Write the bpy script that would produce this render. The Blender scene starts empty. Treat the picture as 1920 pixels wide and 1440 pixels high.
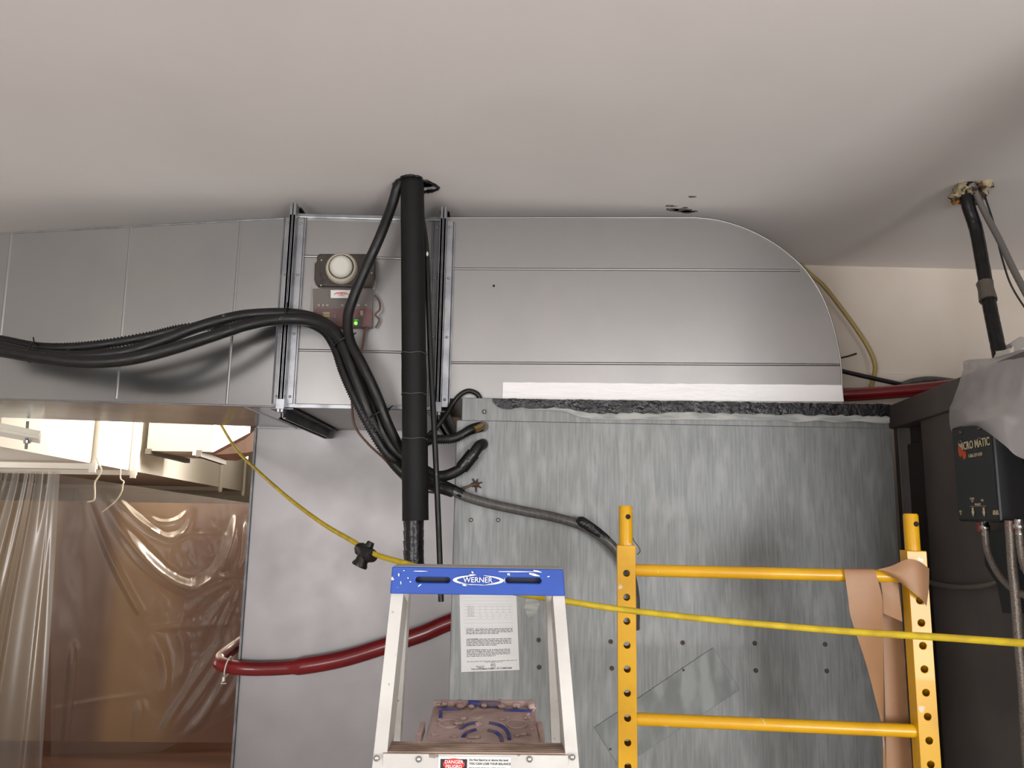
import bpy, bmesh, math, random
from mathutils import Vector, Matrix, noise
random.seed(7)
scene = bpy.context.scene
COL = scene.collection
rad = math.radians

# ---------------------------------------------------------------- camera
F_PX = 1442.0
CAM = Vector((0, 0, 1.6))
P_, R_, Y_ = rad(9.3), rad(0.95), rad(1.2)
fwd = Vector((math.sin(Y_) * math.cos(P_), math.cos(Y_) * math.cos(P_), math.sin(P_)))
rt0 = Vector((math.cos(Y_), -math.sin(Y_), 0))
up0 = rt0.cross(fwd)
RT = rt0 * math.cos(R_) + up0 * math.sin(R_)
UP = up0 * math.cos(R_) - rt0 * math.sin(R_)
cd = bpy.data.cameras.new('camera')
cam = bpy.data.objects.new('camera', cd)
COL.objects.link(cam)
cd.sensor_fit = 'HORIZONTAL'; cd.sensor_width = 36.0
cd.lens = F_PX / 1920 * 36.0
cd.clip_start = 0.05; cd.clip_end = 100
cam.matrix_world = Matrix(((RT.x, UP.x, -fwd.x, CAM.x), (RT.y, UP.y, -fwd.y, CAM.y),
                           (RT.z, UP.z, -fwd.z, CAM.z), (0, 0, 0, 1)))
scene.camera = cam

def _ray(px, py): return RT * ((px - 960) / F_PX) + UP * ((720 - py) / F_PX) + fwd
def at(px, py, Y):
    """world point seen at a photo pixel at a distance Y into the room"""
    d = _ray(px, py); return CAM + d * (Y / d.y)
def atz(px, py, z):
    """world point seen at a photo pixel at a height z"""
    d = _ray(px, py); return CAM + d * ((z - CAM.z) / d.z)

# ---------------------------------------------------------------- world, lights, exposure
def lin(c):
    c /= 255.0
    return c / 12.92 if c <= 0.04045 else ((c + 0.055) / 1.055) ** 2.4
def S(r, g, b): return (lin(r), lin(g), lin(b), 1)

w = bpy.data.worlds.new('world'); scene.world = w; w.use_nodes = True
bg = w.node_tree.nodes['Background']
bg.inputs[0].default_value = (0.80, 0.88, 1.0, 1); bg.inputs[1].default_value = 0.10

def area(name, loc, target, sx, sy, power, col, spread=180):
    l = bpy.data.lights.new(name, 'AREA'); l.shape = 'RECTANGLE'; l.size = sx; l.size_y = sy
    l.energy = power; l.color = col; l.spread = rad(spread)
    o = bpy.data.objects.new(name, l); COL.objects.link(o); o.location = loc
    o.rotation_euler = (Vector(target) - Vector(loc)).to_track_quat('-Z', 'Y').to_euler()
    return o
# window lights behind the photographer, tilted up to brighten the ceiling; left window added
area('window_daylight', (1.72, -2.36, 1.20), (1.62, -1.0, 1.58), 1.3, 1.4, 125, (0.985, 0.98, 0.985))
area('window_daylight', (-1.55, -2.36, 1.20), (-1.45, -1.0, 1.58), 1.5, 1.4, 105, (0.985, 0.98, 0.985))  # added second window light, softens the contrast
# sunlit window on the right side of the hall beyond the ducts
area('hall_daylight', (-1.15, 6.3, 2.55), (-2.8, 5.7, 2.15), 1.6, 1.0, 190, (1.0, 0.93, 0.84), 150)
area('hall_daylight', (-3.35, 3.55, 1.15), (-1.9, 5.0, 1.35), 1.0, 1.3, 19, (1.0, 0.95, 0.9))  # added fill out of view, lifts the duct undersides and sheeting
area('hall_daylight', (-4.5, 10.5, 3.25), (-4.5, 10.5, 0), 3.0, 3.0, 120, (1.0, 0.92, 0.82))  # added overhead fill, brightens the far end of the white duct
scene.cycles.max_bounces = 6; scene.cycles.transparent_max_bounces = 8

vs = scene.view_settings
vs.view_transform = 'Standard'; vs.look = 'None'; vs.gamma = 1; vs.use_curve_mapping = False
vs.exposure = -0.4

# ---------------------------------------------------------------- materials
def _n(nt, t, **kw):
    n = nt.nodes.new(t)
    for k, v in kw.items(): setattr(n, k, v)
    return n
MATS = {}
def M(name, col, rough=0.5, metal=0.0, col2=None, scale=6.0, lo=0.4, hi=0.6, stretch=(1, 1, 1), bump=0.0, bscale=80.0,
      bstretch=(1, 1, 1), detail=4.0, rvar=0.0, spec=0.5, emit=None, estr=0.0, alpha=1.0, col3=None, scale3=20.0, lo3=0.6, hi3=0.65,
      stretch3=(1, 1, 1), coat=0.0, bdist=0.004, trans=0.0):
    m = bpy.data.materials.new(name); m.use_nodes = True
    nt = m.node_tree; b = nt.nodes['Principled BSDF']; L = nt.links.new
    b.inputs['Base Color'].default_value = col
    b.inputs['Roughness'].default_value = rough; b.inputs['Metallic'].default_value = metal
    b.inputs['Specular IOR Level'].default_value = spec
    b.inputs['Alpha'].default_value = alpha
    b.inputs['Coat Weight'].default_value = coat
    b.inputs['Transmission Weight'].default_value = trans
    if emit: b.inputs['Emission Color'].default_value = emit; b.inputs['Emission Strength'].default_value = estr
    tc = _n(nt, 'ShaderNodeTexCoord')
    def nz(sc, st, det=detail):
        mp = _n(nt, 'ShaderNodeMapping'); mp.inputs['Scale'].default_value = st
        L(tc.outputs['Object'], mp.inputs[0])
        t = _n(nt, 'ShaderNodeTexNoise'); t.inputs['Scale'].default_value = sc; t.inputs['Detail'].default_value = det
        L(mp.outputs[0], t.inputs['Vector']); return t
    cur = None
    if col2:
        t = nz(scale, stretch)
        mr = _n(nt, 'ShaderNodeMapRange'); mr.inputs[1].default_value = lo; mr.inputs[2].default_value = hi; mr.clamp = True
        L(t.outputs['Fac'], mr.inputs[0])
        mx = _n(nt, 'ShaderNodeMix', data_type='RGBA'); mx.inputs[6].default_value = col; mx.inputs[7].default_value = col2
        L(mr.outputs[0], mx.inputs[0]); cur = mx.outputs[2]
        if rvar:
            r2 = _n(nt, 'ShaderNodeMapRange'); r2.inputs[3].default_value = rough; r2.inputs[4].default_value = rough + rvar
            L(mr.outputs[0], r2.inputs[0]); L(r2.outputs[0], b.inputs['Roughness'])
    if col3:
        t = nz(scale3, stretch3)
        mr = _n(nt, 'ShaderNodeMapRange'); mr.inputs[1].default_value = lo3; mr.inputs[2].default_value = hi3; mr.clamp = True
        L(t.outputs['Fac'], mr.inputs[0])
        mx = _n(nt, 'ShaderNodeMix', data_type='RGBA'); mx.inputs[7].default_value = col3
        if cur: L(cur, mx.inputs[6])
        else: mx.inputs[6].default_value = col
        L(mr.outputs[0], mx.inputs[0]); cur = mx.outputs[2]
    if cur: L(cur, b.inputs['Base Color'])
    if bump:
        t = nz(bscale, bstretch, 3.0)
        bp = _n(nt, 'ShaderNodeBump'); bp.inputs['Strength'].default_value = bump; bp.inputs['Distance'].default_value = bdist
        L(t.outputs['Fac'], bp.inputs['Height']); L(bp.outputs[0], b.inputs['Normal'])
    MATS[name] = m
    return m

def plastic_film(name, opac, tint, rough=0.22, diff=(0.8, 0.78, 0.76, 1), gloss=0.5, gmul=0.75):
    m = bpy.data.materials.new(name); m.use_nodes = True
    nt = m.node_tree; nt.nodes.clear(); L = nt.links.new
    out = _n(nt, 'ShaderNodeOutputMaterial')
    tr = _n(nt, 'ShaderNodeBsdfTransparent'); tr.inputs[0].default_value = tint
    df = _n(nt, 'ShaderNodeBsdfDiffuse'); df.inputs[0].default_value = diff
    tl = _n(nt, 'ShaderNodeBsdfTranslucent'); tl.inputs[0].default_value = diff
    gl = _n(nt, 'ShaderNodeBsdfGlossy'); gl.inputs['Roughness'].default_value = rough
    a = _n(nt, 'ShaderNodeMixShader'); a.inputs[0].default_value = 0.5
    L(df.outputs[0], a.inputs[1]); L(tl.outputs[0], a.inputs[2])
    b = _n(nt, 'ShaderNodeMixShader'); b.inputs[0].default_value = opac
    L(tr.outputs[0], b.inputs[1]); L(a.outputs[0], b.inputs[2])
    lw = _n(nt, 'ShaderNodeLayerWeight'); lw.inputs[0].default_value = gloss
    mu = _n(nt, 'ShaderNodeMath', operation='MULTIPLY'); mu.inputs[1].default_value = gmul
    L(lw.outputs['Fresnel'], mu.inputs[0])
    c = _n(nt, 'ShaderNodeMixShader'); L(mu.outputs[0], c.inputs[0])
    L(b.outputs[0], c.inputs[1]); L(gl.outputs[0], c.inputs[2])
    L(c.outputs[0], out.inputs[0])
    MATS[name] = m
    return m

m_ceil = M('ceiling_paint', S(232, 226, 223), 0.85, col2=S(227, 221, 218), scale=1.6, bump=0.03, bscale=40)
m_wall = M('wall_paint', S(219, 207, 194), 0.8, col2=S(213, 201, 187), scale=3, bump=0.03, bscale=50)
m_rear = M('rear_wall_paint', S(205, 200, 195), 0.85, col2=S(196, 190, 186), scale=2)
m_floor = M('concrete', S(190, 185, 179), 0.7, col2=S(172, 167, 161), scale=4, bump=0.05)
m_galv = M('galvanised_sheet', S(188, 190, 190), 0.19, 1.0, col2=S(180, 183, 184), scale=3, rvar=0.04)
m_galv2 = M('galvanised_sheet_satin', S(168, 166, 165), 0.38, 1.0, col2=S(161, 160, 159), scale=2.5, rvar=0.04)
m_flange = M('flange_steel', S(178, 180, 184), 0.34, 1.0, col2=S(150, 153, 158), scale=14, rvar=0.1)
m_dkflange = M('flange_steel_dark', S(120, 120, 122), 0.45, 1.0, col2=S(95, 95, 98), scale=14)
m_panel = M('plenum_sheet', S(146, 142, 142), 0.42, 0.75, col2=S(140, 136, 136), scale=3, rvar=0.05, col3=S(162, 158, 158), scale3=160, lo3=0.68, hi3=0.74)
m_ahu = M('weathered_galvanised', S(133, 135, 134), 0.5, 0.5, col2=S(110, 113, 112), scale=150, lo=0.34, hi=0.74, stretch=(1, 1, 0.05),
          col3=S(148, 149, 148), scale3=26, lo3=0.48, hi3=0.80, stretch3=(1.3, 1, 0.3), bump=0.04, bscale=120, detail=6)
m_ahu2 = M('patch_galvanised', S(126, 129, 127), 0.45, 0.5, col2=S(113, 117, 115), scale=26, stretch=(1, 1, 0.3), rvar=0.08)
m_mastic = M('black_mastic', S(13, 12, 14), 0.26, col2=S(22, 21, 23), scale=30, bump=0.7, bscale=55, bdist=0.01, rvar=0.2)
m_resid = M('mastic_residue', S(172, 172, 167), 0.6, 0.2, col2=S(140, 142, 140), scale=30, stretch=(0.4, 1, 2))
m_foil = M('foil_tape', S(240, 238, 237), 0.42, 0.15, bump=0.30, bscale=30, bstretch=(0.5, 1, 1.6), bdist=0.004)
m_black = M('black_insulation', S(10, 9, 10), 0.66, spec=0.35, col2=S(15, 14, 14), scale=18, bump=0.12, bscale=60)
m_rubber = M('black_rubber', S(10, 9, 10), 0.40, col2=S(18, 16, 16), scale=30, rvar=0.15, col3=S(110, 104, 98), scale3=38, lo3=0.70, hi3=0.74)
m_tape = M('black_tape', S(14, 13, 15), 0.30, col2=S(24, 22, 24), scale=24, bump=0.5, bscale=60)
m_greyhose = M('grey_hose', S(88, 85, 83), 0.32, col2=S(74, 71, 69), scale=40, stretch=(3, 1, 1))
m_brownwire = M('brown_wire', S(96, 66, 52), 0.5)
m_yellow = M('yellow_paint', S(224, 170, 16), 0.32, col2=S(213, 158, 13), scale=9, col3=S(226, 200, 178), scale3=24, lo3=0.70, hi3=0.71, coat=0.2)
m_pin_shade = M('hole_dark', S(20, 17, 12), 0.8)
m_cord = M('yellow_cord', S(205, 178, 28), 0.5, col2=S(186, 158, 24), scale=30)
m_connector = M('black_plastic', S(14, 13, 14), 0.38)
m_blue = M('blue_plastic', S(32, 72, 162), 0.42, col2=S(36, 80, 174), scale=6, col3=S(225, 225, 222), scale3=55, lo3=0.715, hi3=0.725)
m_slot = M('slot_dark_blue', S(18, 26, 58), 0.6)
m_white = M('white_print', S(228, 230, 230), 0.5)
m_alu = M('ladder_aluminium', S(206, 204, 199), 0.5, 0.35, col2=S(196, 193, 188), scale=9, col3=S(140, 126, 118), scale3=34, lo3=0.665, hi3=0.70, rvar=0.1)
m_aluedge = M('step_tread', S(184, 162, 148), 0.7, 0.1, col2=S(140, 118, 104), scale=26, stretch=(0.4, 1, 3), bump=0.2)
m_dust = M('dusty_plastic', S(200, 176, 171), 0.85, col2=S(172, 146, 140), scale=12, bump=0.45, bscale=38, bdist=0.006, col3=S(220, 206, 200), scale3=22, lo3=0.66, hi3=0.74)
m_shelfblue = M('shelf_blue', S(52, 66, 140), 0.6, col2=S(120, 104, 120), scale=30, lo=0.45, hi=0.65)
m_rivet = M('rivet_metal', S(172, 170, 166), 0.35, 0.9)
m_screw = M('dull_screw', S(84, 79, 75), 0.5, 0.6)
m_screwrust = M('rusty_screw', S(92, 76, 66), 0.6, 0.6)
m_brass = M('brass', S(190, 160, 110), 0.35, 1.0)
m_paper = M('label_paper', S(216, 216, 214), 0.55)
m_ink = M('ink', S(70, 70, 72), 0.6)
m_inkfaint = M('faint_ink', S(168, 168, 168), 0.6)
m_inkblack = M('black_ink', S(22, 21, 22), 0.5)
m_redink = M('red_ink', S(206, 44, 40), 0.5)
m_kraft = M('kraft_paper', S(168, 128, 95), 0.5, col2=S(158, 119, 86), scale=5, bump=0.05, bscale=30)
m_redhose = M('red_hose', S(126, 12, 22), 0.25, col2=S(112, 10, 19), scale=7, coat=0.3)
m_zip = M('white_nylon', S(222, 216, 205), 0.5)
m_cab = M('dark_grey_cabinet', S(98, 92, 88), 0.5, 0.1, col2=S(90, 84, 80), scale=5)
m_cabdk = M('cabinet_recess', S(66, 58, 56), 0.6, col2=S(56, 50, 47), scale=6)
m_boxblk = M('black_enamel', S(17, 17, 20), 0.4)
m_print = M('tan_print', S(214, 196, 160), 0.6)
m_orange = M('orange_print', S(196, 76, 38), 0.6)
m_steelbraid = M('braided_hose', S(140, 130, 120), 0.4, 0.4, col2=S(104, 95, 88), scale=420, lo=0.45, hi=0.55)
m_chrome = M('chrome', S(215, 213, 210), 0.15, 1.0)
m_valvered = M('red_valve', S(120, 40, 32), 0.5)
m_conduit = M('grey_conduit', S(118, 114, 110), 0.4, 0.3)
m_ytube = M('yellowed_tubing', S(168, 146, 84), 0.35, trans=0.0)
m_foam = M('spray_foam', S(186, 172, 138), 0.8, col2=S(60, 46, 36), scale=26, lo=0.46, hi=0.54, col3=S(176, 116, 40), scale3=30, lo3=0.6, hi3=0.66, bump=0.6, bscale=60, bdist=0.01)
m_silver = M('silver_tape', S(120, 112, 105), 0.4, 0.6, bump=0.5, bscale=50)
m_hole = M('ceiling_cavity', S(26, 22, 20), 0.9, col2=S(40, 34, 30), scale=20)
m_smudge = M('ceiling_soot', S(84, 78, 74), 0.85, col2=S(140, 134, 130), scale=40)
m_housing = M('smoked_housing', S(50, 44, 40), 0.22, col2=S(66, 58, 52), scale=26, coat=0.3)
m_sensor = M('sensor_white', S(206, 202, 192), 0.45)
m_sensor2 = M('sensor_cream', S(176, 168, 150), 0.45)
m_pcb = M('red_circuit_board', S(116, 26, 30), 0.5, col2=S(96, 24, 26), scale=30)
m_detbox = M('detector_backplate', S(104, 94, 90), 0.5)
m_led = M('green_lamp', S(90, 220, 40), 0.4, emit=(0.16, 1.0, 0.03, 1), estr=5.0)
m_ledg = M('green_lens', S(40, 120, 24), 0.3, emit=(0.06, 0.5, 0.01, 1), estr=0.7)
m_yterm = M('terminal_block', S(176, 168, 104), 0.5)
m_whiteduct = M('white_painted_duct', S(232, 226, 214), 0.7)
m_hallwall = M('hall_timber', S(152, 120, 80), 0.65, col2=S(136, 102, 70), scale=1.5, lo=0.42, hi=0.58, stretch=(1, 1, 0.08))
nt_ = m_hallwall.node_tree
_tc = _n(nt_, 'ShaderNodeTexCoord'); _sx = _n(nt_, 'ShaderNodeSeparateXYZ'); _mr = _n(nt_, 'ShaderNodeMapRange'); _rp = _n(nt_, 'ShaderNodeValToRGB')
nt_.links.new(_tc.outputs['Object'], _sx.inputs[0]); nt_.links.new(_sx.outputs[0], _mr.inputs[0])
_mr.inputs[1].default_value = -3.7; _mr.inputs[2].default_value = -1.7
_rp.color_ramp.interpolation = 'EASE'
for _p, _c in ((0.0, S(150, 128, 96)), (0.28, S(140, 116, 84)), (0.34, S(104, 74, 58)), (0.48, S(106, 74, 56)), (0.56, S(158, 124, 80)), (0.70, S(154, 120, 80)), (0.82, S(124, 90, 72)), (1.0, S(112, 78, 64))):
    if _p in (0.0, 1.0): _e = _rp.color_ramp.elements[0 if _p == 0.0 else -1]
    else: _e = _rp.color_ramp.elements.new(_p)
    _e.color = _c
nt_.links.new(_mr.outputs[0], _rp.inputs[0]); nt_.links.new(_rp.outputs[0], nt_.nodes['Principled BSDF'].inputs['Base Color'])
m_halldark = M('hall_dark_timber', S(114, 82, 66), 0.6, col2=S(98, 68, 56), scale=2, stretch=(1, 1, 0.1))
m_hallfloor = M('hall_floor', S(98, 68, 52), 0.5, col2=S(80, 54, 42), scale=3, stretch=(0.2, 2, 1))
m_string = M('white_string', S(214, 204, 184), 0.8)
m_glass = M('clear_cover', S(150, 144, 140), 0.12, trans=0.0, alpha=0.16)
m_winframe = M('window_frame_white', S(225, 225, 222), 0.5)
m_sheetL = plastic_film('polythene_sheet', 0.17, (0.82, 0.79, 0.76, 1), 0.36, (0.40, 0.36, 0.33, 1), 0.34, 0.26)
m_sheetR = plastic_film('polythene_sheet_clear', 0.20, (0.92, 0.88, 0.85, 1), 0.26, (0.50, 0.43, 0.38, 1), 0.38, 0.34)
m_bag = plastic_film('milky_polythene', 0.80, (0.8, 0.8, 0.8, 1), 0.25, (0.88, 0.85, 0.85, 1), 0.35, 0.5)
m_capdust = M('cap_dust', S(176, 170, 158), 0.9)

# ---------------------------------------------------------------- mesh helpers
def V(*a): return Vector(a)
def crom(pts, sub=8):
    pts = [Vector(p) for p in pts]
    if len(pts) < 3: return pts
    out = []
    P = [pts[0] * 2 - pts[1]] + pts + [pts[-1] * 2 - pts[-2]]
    for i in range(1, len(P) - 2):
        a, b, c, d = P[i - 1], P[i], P[i + 1], P[i + 2]
        for k in range(sub):
            t = k / sub
            out.append(0.5 * ((2 * b) + (c - a) * t + (2 * a - 5 * b + 4 * c - d) * t * t + (3 * b - a - 3 * c + d) * t ** 3))
    out.append(pts[-1].copy())
    return out

class MB:
    def __init__(s): s.v = []; s.f = []; s.sm = []
    def add(s, vs, fs, smooth=False):
        o = len(s.v); s.v += [Vector(p) for p in vs]
        for f in fs: s.f.append([i + o for i in f]); s.sm.append(smooth)
        return s
    def obox(s, c, ax, h):
        c = Vector(c); ax = [Vector(a).normalized() for a in ax]
        vs = [c + ax[0] * (h[0] * i) + ax[1] * (h[1] * j) + ax[2] * (h[2] * k) for k in (-1, 1) for j in (-1, 1) for i in (-1, 1)]
        return s.add(vs, [(0, 2, 3, 1), (4, 5, 7, 6), (0, 1, 5, 4), (2, 6, 7, 3), (0, 4, 6, 2), (1, 3, 7, 5)])
    def box(s, a, b):
        a = Vector(a); b = Vector(b); c = (a + b) / 2; h = (b - a) / 2
        return s.obox(c, (V(1, 0, 0), V(0, 1, 0), V(0, 0, 1)), (abs(h.x), abs(h.y), abs(h.z)))
    def bar(s, p0, p1, side, hw, hh):
        """straight bar from p0 to p1; side = direction of the width"""
        p0 = Vector(p0); p1 = Vector(p1); d = (p1 - p0); L = d.length; d.normalize()
        sd = Vector(side); sd = (sd - d * sd.dot(d)).normalized(); n = d.cross(sd)
        return s.obox((p0 + p1) / 2, (sd, d, n), (hw, L / 2, hh))
    def prism(s, poly, off):
        n = len(poly); off = Vector(off)
        vs = [Vector(p) for p in poly] + [Vector(p) + off for p in poly]
        fs = [list(range(n)), list(range(2 * n - 1, n - 1, -1))]
        for i in range(n): j = (i + 1) % n; fs.append((i, i + n, j + n, j))
        return s.add(vs, fs)
    def tube(s, path, r, n=12, caps=True, corr=0.0):
        path = [Vector(p) for p in path]
        m = len(path); rs = r if isinstance(r, (list, tuple)) else [r] * m
        vs = []; fs = []
        t = (path[1] - path[0]).normalized()
        ref = V(0, 0, 1) if abs(t.z) < 0.9 else V(1, 0, 0)
        nrm = t.cross(ref).normalized()
        for i, p in enumerate(path):
            a = path[max(0, i - 1)]; b = path[min(m - 1, i + 1)]
            tt = (b - a).normalized() if (b - a).length > 1e-9 else t
            nrm = (nrm - tt * nrm.dot(tt)).normalized(); bi = tt.cross(nrm)
            rr = rs[i] * (1 + (corr if i % 2 else -corr))
            for k in range(n):
                an = 2 * math.pi * k / n
                vs.append(p + nrm * (math.cos(an) * rr) + bi * (math.sin(an) * rr))
        for i in range(m - 1):
            for k in range(n):
                k2 = (k + 1) % n
                fs.append((i * n + k, i * n + k2, (i + 1) * n + k2, (i + 1) * n + k))
        s.add(vs, fs, True)
        if caps:
            s.add(vs[:n], [list(range(n - 1, -1, -1))]); s.add(vs[-n:], [list(range(n))])
        return s
    def cyl(s, p0, p1, r, n=16): return s.tube([p0, p1], r, n)
    def blob(s, c, r, n=10, jit=0.0, sq=(1, 1, 1)):
        vs = []; fs = []
        for i in range(n + 1):
            th = math.pi * i / n
            for k in range(n * 2):
                ph = math.pi * k / n
                d = V(math.sin(th) * math.cos(ph), math.sin(th) * math.sin(ph), math.cos(th))
                q = 1 + jit * noise.noise(d * 2.3 + Vector(c) * 31)
                vs.append(Vector(c) + Vector((d.x * sq[0], d.y * sq[1], d.z * sq[2])) * (r * q))
        w_ = n * 2
        for i in range(n):
            for k in range(w_):
                k2 = (k + 1) % w_
                fs.append((i * w_ + k, (i + 1) * w_ + k, (i + 1) * w_ + k2, i * w_ + k2))
        return s.add(vs, fs, True)
    def grid(s, fn, nu, nv, smooth=True):
        vs = [fn(i / nu, j / nv) for j in range(nv + 1) for i in range(nu + 1)]
        fs = [(j * (nu + 1) + i, j * (nu + 1) + i + 1, (j + 1) * (nu + 1) + i + 1, (j + 1) * (nu + 1) + i) for j in range(nv) for i in range(nu)]
        return s.add(vs, fs, smooth)
    def strip(s, A, B, smooth=True):
        n = len(A)
        return s.add(list(A) + list(B), [(i, i + 1, n + i + 1, n + i) for i in range(n - 1)], smooth)
    def mesh(s, name):
        me = bpy.data.meshes.new(name)
        me.from_pydata([tuple(p) for p in s.v], [], s.f); me.validate()
        if len(me.polygons) == len(s.sm): me.polygons.foreach_set('use_smooth', s.sm)
        bm = bmesh.new(); bm.from_mesh(me)
        bmesh.ops.remove_doubles(bm, verts=[v for v in bm.verts if False], dist=1e-6)
        bmesh.ops.recalc_face_normals(bm, faces=bm.faces); bm.to_mesh(me); bm.free()
        me.update(); return me
    def build(s, name, mat, parent=None, bevel=0.0, solid=0.0, subd=0):
        me = s.mesh(name); me.materials.append(mat)
        o = bpy.data.objects.new(name, me); COL.objects.link(o)
        if parent is not None:
            o.parent = parent
            if parent.type == 'EMPTY': o.location = -parent.location
        if subd:
            md = o.modifiers.new('subd', 'SUBSURF'); md.levels = subd; md.render_levels = subd
        if solid:
            md = o.modifiers.new('solid', 'SOLIDIFY'); md.thickness = solid; md.offset = 0
            es = o.modifiers.new('split', 'EDGE_SPLIT'); es.split_angle = rad(45)
        if bevel:
            md = o.modifiers.new('bevel', 'BEVEL'); md.width = bevel; md.segments = 2; md.limit_method = 'ANGLE'; md.angle_limit = rad(50)
        return o

def cut(o, cutters):
    """cut real holes: boolean difference, applied"""
    for cm in cutters:
        c = bpy.data.objects.new('cutter', cm.mesh('cutter')); COL.objects.link(c)
        md = o.modifiers.new('b', 'BOOLEAN'); md.operation = 'DIFFERENCE'; md.solver = 'EXACT'; md.object = c; md.use_self = True
        bpy.context.view_layer.update()
        dg = bpy.context.evaluated_depsgraph_get()
        me = bpy.data.meshes.new_from_object(o.evaluated_get(dg))
        o.modifiers.clear(); old = o.data; o.data = me; bpy.data.meshes.remove(old)
        bpy.data.objects.remove(c)
    return o

def tag(o, label, cat, group=None):
    o['label'] = label; o['category'] = cat
    if group: o['group'] = group
    return o
def thing(name, label, cat, loc, group=None):
    o = bpy.data.objects.new(name, None); COL.objects.link(o); o.location = loc; o.empty_display_size = 0.05
    bpy.context.view_layer.update()
    return tag(o, label, cat, group)
def struct(o): o['kind'] = 'structure'; return o

def text(name, s, size, org, xd, yd, mat, parent, align='LEFT', ext=0.0002, bold=0.0):
    cu = bpy.data.curves.new(name, 'FONT'); cu.body = s; cu.size = size; cu.align_x = align; cu.align_y = 'CENTER'
    cu.extrude = ext; cu.offset = bold; cu.resolution_u = 3
    t = bpy.data.objects.new(name, cu); COL.objects.link(t)
    bpy.context.view_layer.update()
    me = bpy.data.meshes.new_from_object(t.evaluated_get(bpy.context.evaluated_depsgraph_get()))
    bpy.data.objects.remove(t); bpy.data.curves.remove(cu)
    xd = Vector(xd).normalized(); yd = Vector(yd).normalized(); zd = xd.cross(yd)
    me.transform(Matrix(((xd.x, yd.x, zd.x, org[0]), (xd.y, yd.y, zd.y, org[1]), (xd.z, yd.z, zd.z, org[2]), (0, 0, 0, 1))))
    me.materials.clear(); me.materials.append(mat); me.name = name
    o = bpy.data.objects.new(name, me); COL.objects.link(o)
    if parent is not None:
        o.parent = parent
        if parent.type == 'EMPTY': o.location = -parent.location
    return o
X, Y, Z = V(1, 0, 0), V(0, 1, 0), V(0, 0, 1)

# ================================================================= THE SETTING
ZC = 2.60          # ceiling
YW = 2.975         # back wall
YD = 2.42          # front of the ducts
YP = 3.10          # plenum front
# ceiling of the plant room, with two real holes where pipes pass
ceil = struct(MB().box((-4.2, -2.5, ZC), (2.6, YP, ZC + 0.014)).build('ceiling', m_ceil))
pc = atz(772, 338, ZC)
def ragged(c, pts):
    mb = MB(); poly = []
    for (dx, dy) in pts: poly.append(V(c.x + dx, c.y + dy, ZC - 0.02))
    return mb.prism(poly, (0, 0, 0.1))
hole1 = [atz(px, py, ZC) - pc for px, py in ((738, 344), (748, 338), (756, 331), (770, 328), (785, 330), (788, 333), (776, 337), (796, 338), (806, 341), (822, 351), (816, 356), (806, 358), (790, 360), (760, 362), (744, 356))]
cut(ceil, [ragged(pc, [(p.x, p.y) for p in hole1])])
cav = MB()
cav.box((pc.x - 0.16, pc.y - 0.14, ZC + 0.30), (pc.x + 0.16, pc.y + 0.14, ZC + 0.32))
for a, b in (((-.16, -.14), (-.14, .14)), ((.14, -.14), (.16, .14)), ((-.14, -.14), (.14, -.12)), ((-.14, .12), (.14, .14))):
    cav.box((pc.x + a[0], pc.y + a[1], ZC + 0.0142), (pc.x + b[0], pc.y + b[1], ZC + 0.30))
struct(cav.build('trim_1', m_hole))  # near-black box above the hole, its colour painting the shade inside
struct(MB().box((-0.12, YW, 0), (2.6, YW + 0.1, ZC)).build('wall_back', m_wall))
struct(MB().box((2.5, -2.5, 0), (2.6, YW, ZC)).build('wall_right', m_rear))
struct(MB().box((-4.3, -2.5, 0), (-4.2, YP, ZC)).build('wall_left', m_rear))
struct(MB().box((1.22, 1.05, 0), (1.50, 1.17, ZC)).build('wall_return', m_rear))  # unseen stub added to shade the right side of the ceiling
struct(MB().box((-4.2, -2.5, -0.1), (2.6, YP, 0)).build('floor', m_floor))
# rear wall with two window openings, the left one added to lower contrast
rw = MB()
wins = ((-2.3, -0.8), (1.07, 2.37)); wz0, wz1 = 0.45, 1.95
rw.box((-4.3, -2.6, 0), (2.6, -2.5, wz0)); rw.box((-4.3, -2.6, wz1), (2.6, -2.5, ZC))
xs = [-4.3, wins[0][0], wins[0][1], wins[1][0], wins[1][1], 2.6]
for i in (0, 2, 4): rw.box((xs[i], -2.6, wz0), (xs[i + 1], -2.5, wz1))
struct(rw.build('wall_rear', m_rear))
for i, (a, b) in enumerate(wins):
    f = MB()
    f.box((a, -2.6, wz0), (a + .05, -2.52, wz1)); f.box((b - .05, -2.6, wz0), (b, -2.52, wz1))
    f.box((a, -2.6, wz0), (b, -2.52, wz0 + .05)); f.box((a, -2.6, wz1 - .05), (b, -2.52, wz1))
    f.box(((a + b) / 2 - .02, -2.6, wz0), ((a + b) / 2 + .02, -2.52, wz1))
    struct(f.build('window_%d' % (i + 1), m_winframe))
# the hall beyond (left)
struct(MB().box((-9, YP, -0.1), (0.2, 17, 0)).build('floor_hall', m_hallfloor))
struct(MB().box((-9, YP + 0.02, 3.3), (0.2, 17, 3.4)).build('ceiling_hall', m_whiteduct))
struct(MB().box((-9, YP, ZC), (0.2, YP + 0.02, 3.4)).build('wall_hall_front', m_whiteduct))
struct(MB().box((-0.1, YP + .1, 0), (0.0, 17, 3.3)).build('wall_hall_right', m_whiteduct))
struct(MB().box((-9, 16.9, 0), (0, 17, 3.3)).build('wall_hall_far', m_whiteduct))
struct(MB().box((-9.1, YP, 0), (-9, 17, 3.3)).build('wall_hall_left', m_whiteduct))
YH = 5.62
hw = struct(MB().box((-6.5, YH, 0), (-1.2, YH + 0.1, 1.61)).build('wall_hall_timber', m_hallwall))
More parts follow.
